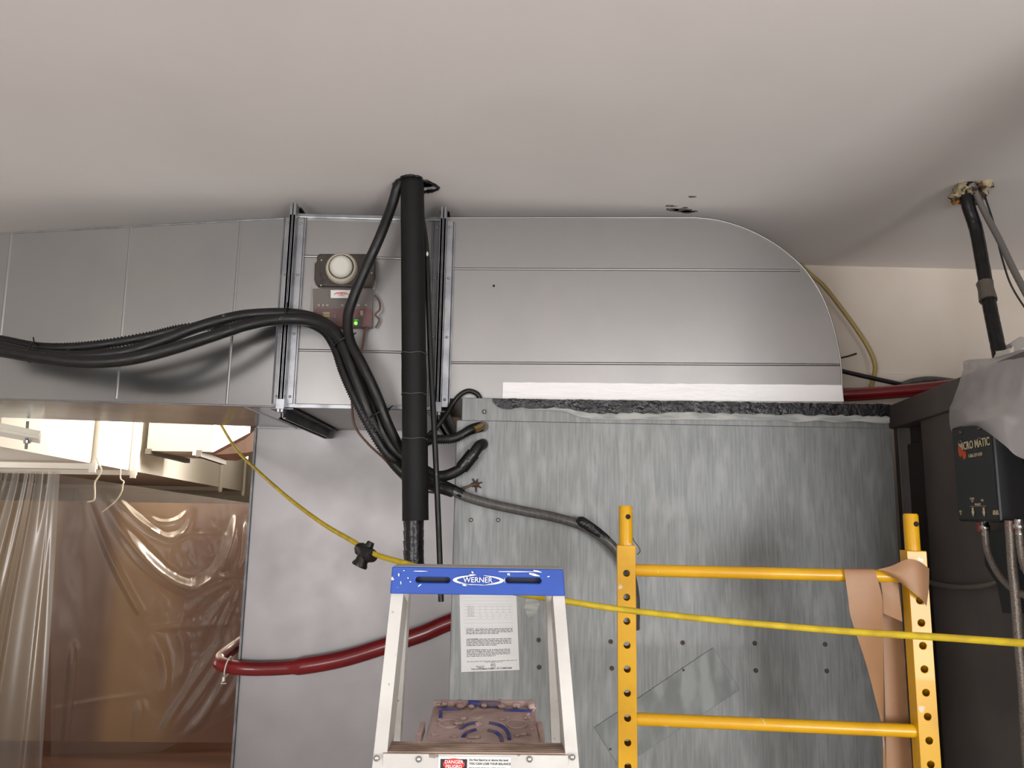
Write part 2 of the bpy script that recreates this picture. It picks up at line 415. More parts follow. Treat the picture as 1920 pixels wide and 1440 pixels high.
# ================================================================= DUCTS
def bead(mb, p0, p1, nrm, wdt=0.0045, h=0.0035):
    p0 = Vector(p0); p1 = Vector(p1); nrm = Vector(nrm).normalized(); d = (p1 - p0).normalized(); s_ = d.cross(nrm)
    sec = [(-wdt, 0), (-wdt * .45, h * .8), (0, h), (wdt * .45, h * .8), (wdt, 0)]
    A = [p0 + s_ * a + nrm * b for a, b in sec]; B = [p1 + s_ * a + nrm * b for a, b in sec]
    mb.strip(A, B, True)

XJ1 = at(538, 590, YD - .03).x     # left joint
XJ2 = at(826, 590, YD - .03).x     # right joint
zt1 = at(700, 410, YD).z; zb1 = at(640, 765, YD).z
YB = YP

# left tapered duct
dl = thing('tapered_duct', 'shiny tapered galvanised duct section running out of frame at left', 'duct', (XJ1 - .9, 2.8, zb1))
TR, BR = at(541, 408, YD), at(512, 765, YD)
TR = V(XJ1, YD, TR.z); BR = V(XJ1, YD, zb1)
T0, B0 = at(0, 438, YD + .07), at(0, 748, YD + .07)
k = 1.75
TL = TR + (T0 - TR) * k; BL = BR + (B0 - BR) * k
BL.x = TL.x; BL.y = TL.y
dv = V(0, YB - YD, 0)
body = MB()
TLb, BLb, TRb, BRb = V(TL.x, YB, TL.z), V(BL.x, YB, BL.z), V(TR.x, YB, TR.z), V(BR.x, YB, BR.z)
body.add([TL, TR, BR, BL, TLb, TRb, BRb, BLb], [(0, 1, 2, 3), (4, 7, 6, 5), (0, 4, 5, 1), (3, 2, 6, 7), (0, 3, 7, 4), (1, 5, 6, 2)])
body.build('casing', m_galv, dl)
fn = (TR - TL).cross(BL - TL).normalized()
if fn.y > 0: fn = -fn
def onface(px, py):
    d = _ray(px, py); t = (TL - CAM).dot(fn) / d.dot(fn); return CAM + d * t
for a, b in (((246, 422), (218, 748)), ((452, 411), (425, 757)), ((22, 437), (-6, 700))):
    mb = MB(); bead(mb, onface(*a), onface(*b), fn); mb.build('bead', m_galv, dl)
mb = MB(); bead(mb, BR.lerp(BL, 0.075) + V(0, .001, 0), V(BR.lerp(BL, 0.075).x, YB, zb1 + .001), V(0, 0, -1)); mb.build('bead', m_galv, dl)
mb = MB(); mb.tube([TL, TR], 0.003, 6); mb.build('top_seam', m_flange, dl)
mb = MB(); mb.tube([BL, BR], 0.003, 6); mb.build('bottom_seam', m_flange, dl)

# middle duct section
dm = thing('duct_section', 'short straight duct section between the two flanged joints', 'duct', ((XJ1 + XJ2) / 2, 2.8, zb1))
MB().box((XJ1, YD, zb1), (XJ2, YB, zt1)).build('casing', m_galv2, dm)
for y0, y1 in ((481, 484), (656, 661)):
    mb = MB(); zz = at(660, (y0 + y1) / 2, YD).z
    bead(mb, (XJ1 + .03, YD, zz), (XJ2 - .03, YD, zz), (0, -1, 0)); mb.build('bead', m_galv2, dm)
mb = MB(); mb.box((XJ1 + .006, YD - .012, zb1 - .004), (XJ2 - .006, YD, zb1 + .010)); mb.build('bottom_cleat', m_flange, dm, bevel=.002)
mb = MB(); mb.box((XJ1 + .006, YD - .012, zt1 - .006), (XJ2 - .006, YD, zt1 + .008)); mb.build('top_cleat', m_flange, dm, bevel=.002)

# elbow section
arc = [(1300, 408), (1345, 413), (1395, 428), (1440, 450), (1475, 474), (1510, 507), (1540, 553), (1560, 605), (1572, 655), (1577, 690), (1580, 752)]
arcp = crom([at(a, b, YD) for a, b in arc], 4)
for p in arcp: p.y = YD
zE = at(840, 409, YD).z
zeb = at(1250, 752, 2.38).z + .0006
el = thing('duct_elbow', 'wide galvanised duct elbow with rounded right end on the air handler', 'duct', (0.5, 2.7, zeb))
outline = [V(XJ2, YD, zeb), V(XJ2, YD, zE)] + arcp + [V(arcp[-1].x, YD, zeb)]
YE = 2.93
MB().prism(outline, (0, YE - YD, 0)).build('casing', m_galv2, el)
mb = MB(); mb.tube([V(XJ2, YD, zE)] + arcp, 0.0032, 6); mb.build('edge_seam', m_galv2, el)
for (a, b) in (((842, 504), (1500, 507)), ((842, 680), (1574, 684))):
    mb = MB(); bead(mb, at(*a, YD), at(*b, YD), (0, -1, 0)); mb.build('bead', m_galv2, el)
tl = [at(943 + (1578 - 943) * i / 40, 717 + 5 * i / 40 + random.uniform(-.5, .5), YD - .002) for i in range(41)]
bl = [at(942 + (1582 - 942) * i / 40, 749 + 4 * i / 40, YD - .003) for i in range(41)]
MB().prism(tl + bl[::-1], (0, -.0008, 0)).build('foil_tape', m_foil, el)['label'] = 'crinkled silver foil tape'
MB().blob(at(926, 536, YD), .004, 6, .5).build('black_speck', m_mastic, el)

# joint flanges (each joint: one thing)
def joint(name, label, xj, top_z, bot_z, barlen):
    t = thing(name, label, 'duct flange', (xj, YD, bot_z), 'flanged joints of the duct run')
    for sgn in (-1, 1):
        pr = [(0.0012, 0), (0.0012, -.040), (.010, -.040), (.010, -.036), (.012, -.012), (.030, -.010), (.0335, -.013), (.036, -.012), (.036, 0)]
        mb = MB(); mb.prism([V(xj + sgn * a, YD + b, bot_z + .008) for a, b in pr], (0, 0, top_z - bot_z - .016))
        fl = mb.build('flange_strip', m_flange, t)
        mb = MB(); mb.box((xj + sgn * .0012, YD - .040, bot_z - .022), (xj + sgn * .010, YD - .002, top_z + .034)); mb.build('flange_lip', m_flange, t, bevel=.0015)
        for q in (.05, .37, .68, .955):
            zz = bot_z + (top_z - bot_z) * q
            MB().blob((xj + sgn * .021, YD - .012, zz), .0045, 6).build('screw', m_rivet, fl)
    mb = MB(); mb.box((xj - .013, YD - .044, bot_z - .012), (xj + .013, YD - .039, bot_z + .02)); mb.build('corner_clip', m_flange, t, bevel=.001)
    # bottom flange running back under the duct, channel-shaped
    y0, y1 = YD - .02, YP - .02
    b = MB()
    for sgn in (-1, 1):
        b.box((xj + sgn * .002, y0, bot_z - .040), (xj + sgn * .006, y1, bot_z))
        b.box((xj + sgn * .002, y0, bot_z - .040), (xj + sgn * .014, y1, bot_z - .036))
        b.box((xj + sgn * .002, y0, bot_z - .010), (xj + sgn * .036, y1, bot_z - .006))
    b.build('bottom_flange', m_dkflange, t)
    b = MB()
    for sgn in (-1, 1):
        b.box((xj + sgn * .001, YD, top_z), (xj + sgn * .005, YB, top_z + .034))
        b.box((xj + sgn * .001, YD, top_z + .030), (xj + sgn * .016, YB, top_z + .034))
    b.build('top_flange', m_dkflange, t)
    return t
joint('flanged_joint', 'left flanged joint of the duct run, with black hoses crossing it', XJ1, zt1, zb1, .6)
joint('flanged_joint', 'right flanged joint of the duct run, beside the thick black pipe', XJ2, zt1, zb1, .6)

# plenum (smooth grey sheet-metal riser below the left duct)
pl = thing('sheet_metal_plenum', 'tall smooth grey sheet-metal plenum standing behind the ladder', 'plenum', (-.5, YP + .3, 0))
XPL = at(460, 1100, YP).x
MB().box((XPL, YP, 0), (-.125, YP + .55, zb1 + .02)).build('casing', m_panel, pl)
MB().box((XPL - .004, YP - .012, 0), (XPL + .004, YP + .004, zb1 - .001)).build('edge_flange', m_dkflange, pl)
MB().box((XPL + .01, YP - .004, at(650, 806, YP).z - .002), (-.13, YP, at(650, 806, YP).z)).build('seam', m_dkflange, pl)

# ================================================================= AIR HANDLER
YA = 2.38
xa0, xa1 = at(860, 900, YA).x, at(1675, 900, YA).x
za1 = at(1250, 752, YA).z
ah = thing('air_handler', 'large weathered galvanised air handler cabinet under the duct elbow', 'air handler', (.55, 2.67, 0))
MB().box((xa0 + .004, YA + .012, .12), (xa1, YW - .01, za1)).build('cabinet', m_ahu, ah, bevel=.004)
MB().box((xa0 + .004, YA + .004, at(900, 790, YA).z), (xa1, YA + .014, za1 - .001)).build('top_panel', m_ahu, ah, bevel=.002)
MB().box((xa0 - .012, YA, .14), (xa1 + .004, YA + .014, at(900, 788, YA).z)).build('front_panel', m_ahu, ah, bevel=.003)
# mastic along the top edge
n = 90; A = []; B = []
def mas_bot(px):
    pts = [(924, 752), (935, 766), (1060, 765), (1080, 772), (1110, 776), (1180, 775), (1300, 774), (1450, 777), (1600, 779), (1668, 781)]
    for (a, b), (c, d) in zip(pts, pts[1:]):
        if a <= px <= c: return b + (d - b) * (px - a) / (c - a)
    return 779
for i in range(n + 1):
    px = 924 + (1668 - 924) * i / n
    A.append(at(px, 748 + 11 * i / n + random.uniform(-1, 1), YA + .000)); B.append(at(px, mas_bot(px) + random.uniform(-1.8, 1.8), YA - .0))
mb = MB(); mb.strip([p + V(0, -.004, 0) for p in A], [p + V(0, -.003, 0) for p in B], True)
mb.strip([p + V(0, -.004, 0) for p in A], [p + V(0, .05, .004) for p in A], True)
mb.build('black_mastic_seal', m_mastic, ah, solid=.003)['label'] = 'thick black mastic smeared along the top edge'
A = []; B = []
for i in range(61):
    px = 985 + (1668 - 985) * i / 60
    A.append(at(px, mas_bot(px) - 2, YA - .0006))
    B.append(at(px, mas_bot(px) + 10 * min(1, i / 14) + 2 + 3 * noise.noise(V(i * .3, 2, 1)), YA - .0006))
MB().strip(A, B, False).build('mastic_residue', m_resid, ah)
# riveted patch
pt = [at(px, py, YA - .001) for px, py in ((1337, 1214), (1387, 1293), (1162, 1440), (1114, 1364))]
MB().prism(pt, (0, -.0022, 0)).build('patch_sheet', m_ahu2, ah, bevel=.0006)['label'] = 'tilted rectangular patch sheet'
for i, (px, py) in enumerate([(908, 772), (883, 975), (934, 975), (1010, 1200), (1011, 1251), (1145, 1203), (1147, 1253), (1280, 1205), (1281, 1256),
               (1415, 1206), (1417, 1257), (1547, 1208), (1550, 1258), (1144, 1404)]):
    p = at(px, py, YA)
    wsh = MB().cyl(p + V(0, .002, 0), p + V(0, -.0015, 0), .0072, 14).build('screw_washer', m_screw if i < 3 else m_screwrust, ah)
    MB().blob(p + V(0, -.002, 0), .0042, 6, 0, (1, .6, 1)).build('screw_head', m_rivet if i < 3 else m_screw, wsh)
# pipe entries: grommets and brass stub
for (px, py, r) in ((905, 800, .0175), (906, 832, .016)):
    p = at(px, py, YA); mb = MB()
    mb.cyl(p + V(0, .004, 0), p + V(0, -.006, 0), r, 20); mb.build('pipe_grommet', m_screw, ah, bevel=.002)
p = at(892, 908, YA)
mb = MB()
for q in range(7):
    a = q * .9 + .3; d = V(math.cos(a), -.5, math.sin(a)) * random.uniform(.012, .024)
    mb.tube([p, p + d], [.004, .002], 6)
mb.blob(p, .010, 7, .6); mb.build('cable_gland', m_screwrust, ah)
# data label
lab = [at(861, 1086, YA - .0008), at(967, 1087, YA - .0008), at(974, 1256, YA - .0008), at(865, 1260, YA - .0008)]
lb = MB().prism(lab, (0, -.0006, 0)).build('data_label', m_paper, ah)
lb['label'] = 'white printed data label'
def onlab(u, v):  # u right, v down 0..1
    return lab[0].lerp(lab[1], u).lerp(lab[3].lerp(lab[2], u), v) + V(0, -.0009, 0)
lx = (lab[2] - lab[3]).normalized(); ly = -(lab[3] - lab[0]).normalized(); ly = (ly - lx * ly.dot(lx)).normalized()
ink = MB(); fnt = MB()
def bars(mb, v, u0, u1, h, wmin=.02, wmax=.09, gap=.012):
    u = u0
    while u < u1:
        e = min(u1, u + random.uniform(wmin, wmax))
        a, b = onlab(u, v), onlab(e, v); hh = ly * h
        mb.add([a - hh, b - hh, b + hh, a + hh], [(0, 1, 2, 3)]); u = e + gap
rows = [(.545, 4, .91), (.655, 5, .88), (.77, 5, .85)]
for v0, cnt, ue in rows:
    for q in range(cnt):
        bars(ink, v0 + q * .0165, .10 if q else .26, ue - (.25 if q == cnt - 1 else 0) * 1, .0009)
bars(ink, .893, .10, .97, .0006); bars(ink, .905, .42, .72, .0006)
for q in range(7): bars(ink if False else fnt, .30 + q * .017, .13, .25, .0009)
for q in range(5):
    bars(fnt, .30 + q * .03, .33, .9, .0005, .03, .05, .07)
for v in (.20, .235, .275, .30, .335, .37, .405, .44, .48, .525): bars(fnt, v, .06, .93, .00022, .3, .5, .0)
bars(ink, .945, .25, .40, .0006); bars(ink, .955, .27, .39, .0006); bars(ink, .965, .30, .37, .0006)
ink.build('print_lines', m_ink, lb); fnt.build('print_table', m_inkfaint, lb)
for s_, v in (('WARNING:', .545), ('AVERTISSEMENT:', .655), ('ADVERTENCIA:', .77)):
    text('lettering', s_, .0045, onlab(.10, v), lx, ly, m_ink, lb, bold=.0001)
text('lettering', 'THE GOODMAN FAMILY OF COMPANIES', .0066, onlab(.52, .964 + .012), lx, ly, m_inkblack, lb, 'CENTER', bold=.00012)
text('lettering', 'ETL', .0062, onlab(.55, .938), lx, ly, m_inkblack, lb, 'CENTER', bold=.0002)
c = onlab(.55, .938); mb = MB(); mb.tube([c + lx * (.0068 * math.cos(t * .3142)) + ly * (.0068 * math.sin(t * .3142)) for t in range(21)], .0005, 5); mb.build('certification_mark', m_inkblack, lb)
# torn sticker patch
p = [at(px, py, YA - .0006) for px, py in ((985, 1122), (1003, 1118), (1012, 1132), (1006, 1150), (990, 1158), (983, 1140))]
MB().prism(p, (0, -.0005, 0)).build('torn_sticker', m_resid, ah)

# ================================================================= SMOKE DETECTOR
yd = YD - .001
sd = thing('duct_smoke_detector', 'duct smoke detector with white round sensor and glowing green lamp', 'smoke detector', at(650, 617, YD - .03))
hs = [at(px, py, yd) for px, py in ((602, 482), (700, 482), (707, 490), (707, 530), (703, 545), (597, 541), (593, 530), (594, 500), (598, 496), (598, 488))]
hb = MB().prism(hs, (0, -.035, 0)).build('sensor_housing', m_housing, sd, bevel=.004)
c = at(645, 510, yd) + V(0, -.035, 0)
mb = MB(); mb.tube([c + V(0, .002, 0), c + V(0, -.008, 0), c + V(0, -.013, 0)], [.052, .051, .046], 28); mb.build('sensor_base', m_sensor2, sd)
mb = MB(); mb.tube([c + V(.0, -.012, .002), c + V(0, -.019, .002), c + V(0, -.026, .002), c + V(0, -.029, .002)], [.037, .036, .031, .024], 28); mb.build('sensor_head', m_sensor, sd)
mb = MB(); mb.tube([c + V(.0385 * math.cos(a * .2618), -.0135, .002 + .0385 * math.sin(a * .2618)) for a in range(25)], .002, 6); mb.build('sensor_ring', m_housing, sd)
for px, py in ((603, 488), (699, 489), (697, 512), (602, 535)):
    q = at(px, py, yd - .035); MB().blob(q, .004, 6).build('screw', m_rivet, hb)
for (pa, pb) in (((604, 512), (622, 512)), ((668, 512), (690, 512))):
    a, b = at(*pa, yd - .036), at(*pb, yd - .036)
    mb = MB(); mb.tube(crom([a + V(0, 0, .012), a + V(-.006, 0, 0), a + V(0, 0, -.012), (a + b) / 2 + V(0, 0, -.014)], 5), .0025, 6); mb.build('moulded_rib', m_housing, hb)
bx = [at(px, py, yd) for px, py in ((588, 543), (699, 543), (699, 617), (588, 617))]
bp = MB().prism(bx, (0, -.012, 0)).build('back_plate', m_detbox, sd, bevel=.002)
pcb = [at(px, py, yd - .013) for px, py in ((590, 579), (697, 579), (697, 615), (590, 615))]
pb = MB().prism(pcb, (0, -.004, 0)).build('circuit_board', m_pcb, sd)
def chip(x0, y0, x1, y1, m, nm, d=.006):
    MB().prism([at(px, py, yd - .017) for px, py in ((x0, y0), (x1, y0), (x1, y1), (x0, y1))], (0, -d, 0)).build(nm, m, pb, bevel=.0008)
chip(606, 586, 619, 590, m_yterm, 'terminal_block'); chip(606, 591, 619, 595, m_yterm, 'terminal_block')
chip(676, 583, 681, 592, m_sensor2, 'component'); chip(627, 590, 631, 597, m_detbox, 'component')
chip(657, 596, 680, 613, m_inkblack, 'lamp_holder', .004)
q = at(667, 606, yd - .023); MB().blob(q, .0055, 7).build('green_lamp', m_led, pb)
q = at(668, 600, yd - .022); MB().blob(q, .006, 7, 0, (1.2, .5, .5)).build('green_lens', m_ledg, pb)
for x0 in (596, 604, 612, 640, 655, 670, 684):
    chip(x0, 571, x0 + 5, 575, m_sensor2, 'terminal')
cv = MB()
b0, b1 = at(588, 543, yd), at(699, 617, yd)
for (a, b) in (((b0.x, yd - .032, b1.z), (b1.x, yd - .031, b0.z)), ((b0.x, yd - .031, b1.z), (b0.x + .001, yd - .012, b0.z)), ((b1.x - .001, yd - .031, b1.z), (b1.x, yd - .012, b0.z)),
               ((b0.x, yd - .031, b1.z), (b1.x, yd - .012, b1.z + .001))): cv.box(a, b)
cv.build('clear_cover', m_glass, sd)
st = [at(px, py, yd - .033) for px, py in ((620, 544), (668, 544), (668, 559), (620, 559))]
stk = MB().prism(st, (0, -.0005, 0)).build('sticker', m_paper, sd)
arcm = MB(); a0 = at(640, 551, yd - .0345)
arcm.tube([a0 + V(math.cos(t) * .022, 0, math.sin(t) * .008 - .003) for t in [math.pi * q / 8 for q in range(9)]], .0012, 5)
arcm.tube([a0 + V(-.014, 0, 0), a0 + V(.014, 0, 0)], .0010, 5); arcm.tube([a0 + V(-.009, 0, -.006), a0 + V(.010, 0, -.006)], .0008, 5)
arcm.tube([a0 + V(0, 0, .006), a0 + V(0, 0, -.003)], .0010, 5)
arcm.build('printed_emblem', m_redink, stk)
w_ = crom([at(703, 553, yd - .02), at(711, 565, yd - .02), at(712, 580, yd - .03), at(704, 590, yd - .03), at(711, 600, yd - .02), at(704, 615, yd - .015)], 6)
MB().tube(w_, .0028, 7).build('loose_wire', m_brownwire, sd)

# ================================================================= BLACK RISER PIPE
YPI = pc.y
rp = thing('insulated_riser_pipe', 'thick black insulated pipe hanging vertically from the ceiling hole', 'pipe', (pc.x, YPI, 1.5))
pxp = lambda y: 773 + (779 - 773) * (y - 345) / 630
def seg(y0, y1, r, name, mat, nn=10):
    path = []; rs = []
    for i in range(nn + 1):
        y = y0 + (y1 - y0) * i / nn; path.append(at(pxp(y), y, YPI)); rs.append(r * (1 + .02 * noise.noise(V(y * .03, r * 50, 0))))
    return MB().tube(path, rs, 20).build(name, mat, rp)
px_m = YPI / F_PX
s1 = seg(348, 664, 23.3 * px_m, 'insulation_sleeve', m_black)
top = at(773, 348, YPI); MB().tube([top, top + V(0, 0, .05), V(top.x, top.y, ZC + .2)], [.0365, .030, .028], 18).build('pipe_end', m_black, rp)
seg(664, 740, 24.0 * px_m, 'insulation_sleeve', m_black)
seg(740, 823, 23.4 * px_m, 'insulation_sleeve', m_black); seg(823, 976, 24.4 * px_m, 'insulation_sleeve', m_black)
path = [at(776, 972, YPI), at(776, 1010, YPI), at(777, 1050, YPI), at(781, 1068, YPI + .01), at(800, 1084, YPI + .06), at(850, 1096, YPI + .12), at(875, 1098, YPI + .16)]
pp = crom(path, 7)
MB().tube(pp, [.0275 * (1 + .06 * noise.noise(V(i * .7, 0, 3))) for i in range(len(pp))], 14).build('taped_pipe', m_tape, rp)
for y, rr_ in ((664, 24.1), (740, 24.1), (823, 24.5)):
    c_ = at(pxp(y), y, YPI); rad_ = rr_ * px_m
    MB().tube([c_ + V(rad_ * math.cos(t * .2618), rad_ * math.sin(t * .2618), .002 * math.sin(t)) for t in range(25)], .0012, 5).build('sleeve_seam', m_greyhose, rp)
for y in (985, 1003, 1022, 1040):
    MB().tube([at(775.5, y - 9, YPI), at(776, y + 8, YPI)], [.0300, .0282], 14).build('tape_wrap', m_tape, rp)
# torn, tar-stained rim round the hole
ringp = [pc + h * 1.0 for h in hole1] + [pc + hole1[0]]
ringp = [V(p.x, p.y, ZC - .001) for p in crom(ringp, 5)]
rs_ = [.0055 * (1 + .9 * noise.noise(V(i * .55, 3.3, 1))) for i in range(len(ringp))]
rs_[-1] = rs_[0]
tag(MB().tube(ringp, rs_, 7, False).build('black_pipe_sealant', m_mastic), 'ragged black sealant rim around the ceiling hole of the riser pipe', 'sealant')
mb = MB()
for (px, py, r) in ((1283, 394, .022), (1290, 397, .016), (1257, 386, .012), (1300, 396, .010), (1298, 369, .009), (1262, 393, .016), (1284, 389, .008)):
    p = atz(px, py, ZC)
    poly = [V(p.x + r * 1.8 * math.cos(a) * random.uniform(.6, 1.2), p.y + r * .8 * math.sin(a) * random.uniform(.6, 1.2), ZC - .0008) for a in [q * .628 for q in range(10)]]
    mb.prism(poly, (0, 0, .0006))
tag(mb.build('soot_smudge', m_smudge), 'dark scuff marks on the ceiling above the duct elbow', 'scuff marks')

# ================================================================= HOSES AND CABLES
def hose(name, label, pts, r, mat, cat='hose', sub=10, corr=0, n=10, group=None):
    path = crom([at(*p) for p in pts], sub)
    o = MB().tube(path, r, n, True, corr).build(name, mat)
    if label: tag(o, label, cat, group)
    return o
px22 = 2.25 / F_PX
hose('refrigerant_hose', 'upper smooth black hose sagging across the tapered duct', [(-160, 612, 2.27), (-60, 634, 2.25), (0, 649, 2.24), (70, 664, 2.24), (150, 668, 2.24), (240, 659, 2.245), (310, 637, 2.26), (360, 617, 2.275), (420, 599, 2.30), (470, 590, 2.33), (540, 588, 2.355), (590, 597, 2.345), (625, 618, 2.335), (650, 655, 2.325), (672, 700, 2.32), (700, 770, 2.315), (735, 838, 2.33), (790, 878, 2.345), (825, 893, 2.345), (862, 880, 2.34), (884, 856, 2.335), (897, 838, 2.345), (905, 833, 2.375)], 11 * px22, m_rubber)
hose('refrigerant_hose', 'lower smooth black hose hanging deepest across the tapered duct', [(-160, 630, 2.24), (-60, 650, 2.22), (0, 658, 2.215), (80, 671, 2.21), (160, 679, 2.21), (240, 674, 2.215), (320, 655, 2.225), (400, 630, 2.25), (470, 608, 2.29), (540, 598, 2.335), (600, 606, 2.33), (636, 634, 2.31), (660, 690, 2.295), (690, 770, 2.30), (718, 830, 2.33), (750, 880, 2.345), (800, 905, 2.345), (850, 922, 2.335)], 11.5 * px22, m_rubber)
o = hose('corrugated_conduit', 'black corrugated flexible conduit running above the smooth hoses', [(-160, 606, 2.285), (-60, 630, 2.27), (0, 638, 2.265), (70, 651, 2.26), (130, 652, 2.26), (200, 645, 2.265), (280, 631, 2.275), (340, 617, 2.285), (420, 608, 2.31), (500, 598, 2.34), (560, 601, 2.352), (605, 618, 2.345), (628, 650, 2.33), (645, 700, 2.31), (668, 752, 2.30), (698, 808, 2.305), (730, 855, 2.325), (765, 865, 2.345), (800, 828, 2.345), (850, 822, 2.345), (882, 806, 2.35), (902, 800, 2.375)], 9 * px22, m_rubber, 'conduit', 24, .15)
hose('diagonal_cable', 'black cable slanting from the ceiling hole past the smoke detector', [(756, 333, YPI + .005), (745, 352, YPI + .005), (735, 385, YPI + .02), (712, 445, 2.27), (685, 505, 2.29), (662, 560, 2.30), (652, 598, 2.30), (657, 640, 2.29), (680, 685, 2.275), (706, 740, 2.28), (732, 805, 2.30), (764, 862, 2.34), (800, 893, 2.352), (835, 905, 2.352)], 10 * px22, m_rubber, 'cable')
hose('thin_black_cable', 'thin black cable hanging straight down beside the riser pipe', [(790, 400, 2.30), (799, 460, 2.285), (803, 560, 2.275), (808, 680, 2.27), (814, 800, 2.26), (820, 930, 2.26), (825, 1060, 2.26), (827, 1128, 2.26)], 5.5 * px22, m_rubber, 'cable')
MB().blob(at(801, 476, 2.272), .005, 6, .2, (.8, .8, 1.6)).build('paint_drip', m_white, bpy.data.objects['thin_black_cable'])
hose('grey_drain_hose', 'grey ribbed hose arching across the air handler to the scaffold post', [(835, 912, 2.345), (870, 930, 2.34), (920, 945, 2.345), (980, 958, 2.35), (1040, 970, 2.35), (1090, 985, 2.34), (1130, 1008, 2.33), (1158, 1035, 2.33), (1180, 1070, 2.335), (1190, 1120, 2.35), (1190, 1180, 2.36)], 9.5 * px22, m_greyhose)
MB().tube(crom([at(1082, 974, 2.337), at(1098, 983, 2.332), at(1112, 992, 2.328), at(1130, 1006, 2.33), at(1142, 1018, 2.33)], 6), [.010, .013, .016, .017, .017, .0165, .0165, .016, .016, .0158, .0156, .0156, .0155, .0155, .0155, .0155, .015, .015, .015, .015, .015, .015, .0148, .0148, .0148], 10).build('black_mastic_patch', m_mastic, bpy.data.objects['grey_drain_hose'])
MB().tube(crom([at(790, 893, 2.345), at(815, 903, 2.345), at(840, 914, 2.345), at(868, 928, 2.34)], 6), .0165, 10).build('rubber_sleeve', m_tape, bpy.data.objects['grey_drain_hose'])
MB().tube(crom([at(866, 877, 2.34), at(875, 866, 2.335), at(888, 850, 2.335)], 4), .022, 8).build('taped_joint', m_tape, bpy.data.objects['refrigerant_hose'])
MB().cyl(at(888, 806, 2.345), at(903, 799, 2.366), .0115, 12).build('brass_fitting', m_brass, bpy.data.objects['corrugated_conduit'])
hose('control_wire', 'thin brown control wire drooping from the smoke detector behind the hoses', [(691, 612, 2.40), (684, 622, 2.395), (680, 650, 2.39), (668, 690, 2.40), (661, 722, 2.40), (660, 760, 2.39), (666, 800, 2.39), (690, 832, 2.39), (720, 860, 2.40), (745, 888, 2.40), (775, 915, 2.40), (820, 924, 2.40), (855, 920, 2.37), (892, 907, 2.366)], 2.3 * px22, m_brownwire, 'wire')
hose('whip_cable', 'short black corrugated cable curling over the top corner of the air handler', [(901, 749, 2.402), (894, 738, 2.402), (878, 733, 2.402), (862, 741, 2.402), (848, 758, 2.40), (838, 775, 2.39), (827, 790, 2.38), (815, 806, 2.38), (800, 818, 2.38)], 5 * px22, m_rubber, 'cable', 20, .12)
# cable ties
def tie(name, label, px, py, Yd, dirpx, r):
    c = at(px, py, Yd); d = (at(px + dirpx[0], py + dirpx[1], Yd) - c).normalized()
    a = d.cross(Y).normalized(); b = Y
    mb = MB(); mb.tube([c + a * (r * math.cos(t * .3142)) + b * (r * .9 * math.sin(t * .3142)) for t in range(21)], .0028, 6)
    mb.tube([c + a * r - b * .01, c + a * (r + .012) - b * .02], .002, 5)
    tag(mb.build(name, m_tape), label, 'cable tie', 'black cable ties on the hoses')
tie('cable_tie', 'black cable tie on the hoses at the left flanged joint', 538, 592, 2.348, (10, 1), .026)
tie('cable_tie', 'black cable tie bunching hoses just below the smoke detector', 645, 640, 2.315, (8, 14), .033)
tie('cable_tie', 'black cable tie low on the hose bundle beside the riser pipe', 712, 776, 2.305, (5, 10), .034)
tie('cable_tie', 'black cable tie on the hoses at the far left', 62, 661, 2.235, (10, 2), .030)
# loose ties / spiky ends
mb = MB()
for q in range(7):
    p = at(683 + q * 4, 762 + q * 7, 2.29); mb.tube([p, p + V(-.012 - .004 * (q % 2), -.005, -.014)], [.003, .001], 5)
tag(mb.build('frayed_cable_tails', m_tape), 'short frayed black tie tails on the hose bundle', 'cable tie')

# yellow extension cord with black tap
hose('extension_cord', 'yellow extension cord slung from the hall across ladder and scaffold', [(395, 760, 3.35), (420, 806, 3.16), (446, 846, 2.95), (480, 880, 2.75), (520, 916, 2.50), (560, 949, 2.30), (610, 985, 2.08), (660, 1014, 1.88), (690, 1033, 1.80), (720, 1045, 1.73), (770, 1059, 1.62), (850, 1085, 1.54), (960, 1110, 1.52), (1060, 1127, 1.52), (1160, 1142, 1.52), (1280, 1156, 1.47), (1400, 1168, 1.42), (1540, 1180, 1.37), (1650, 1188, 1.32), (1780, 1196, 1.26), (1920, 1206, 1.19), (2080, 1216, 1.1)], .0058, m_cord, 'extension cord')
ct = thing('cord_connector', 'black three-way cord connector hanging on the yellow extension cord', 'connector', at(686, 1036, 1.8))
c0 = at(686, 1036, 1.8); d1 = (at(712, 1051, 1.76) - at(664, 1020, 1.86)).normalized(); d2 = (at(676, 1056, 1.8) - at(696, 1018, 1.8)).normalized(); d2 = (d2 - d1 * d2.dot(d1)).normalized()
MB().tube([c0 - d1 * .03, c0 - d1 * .026, c0 + d1 * .026, c0 + d1 * .03], [.012, .016, .016, .012], 10).build('body', m_connector, ct, bevel=.001)
MB().tube([c0 - d1 * .036, c0 - d1 * .018], [.012, .0145], 10).build('cord_boot', m_connector, ct)
MB().tube([c0 + d1 * .018, c0 + d1 * .036], [.0145, .012], 10).build('cord_boot', m_connector, ct)
MB().tube([c0, c0 + d2 * .022, c0 + d2 * .030, c0 + d2 * .034], [.015, .015, .019, .018], 10).build('socket_outlet', m_connector, ct)
MB().tube([c0, c0 - d2 * .018, c0 - d2 * .026], [.011, .010, .008], 10).build('socket_outlet', m_connector, ct)

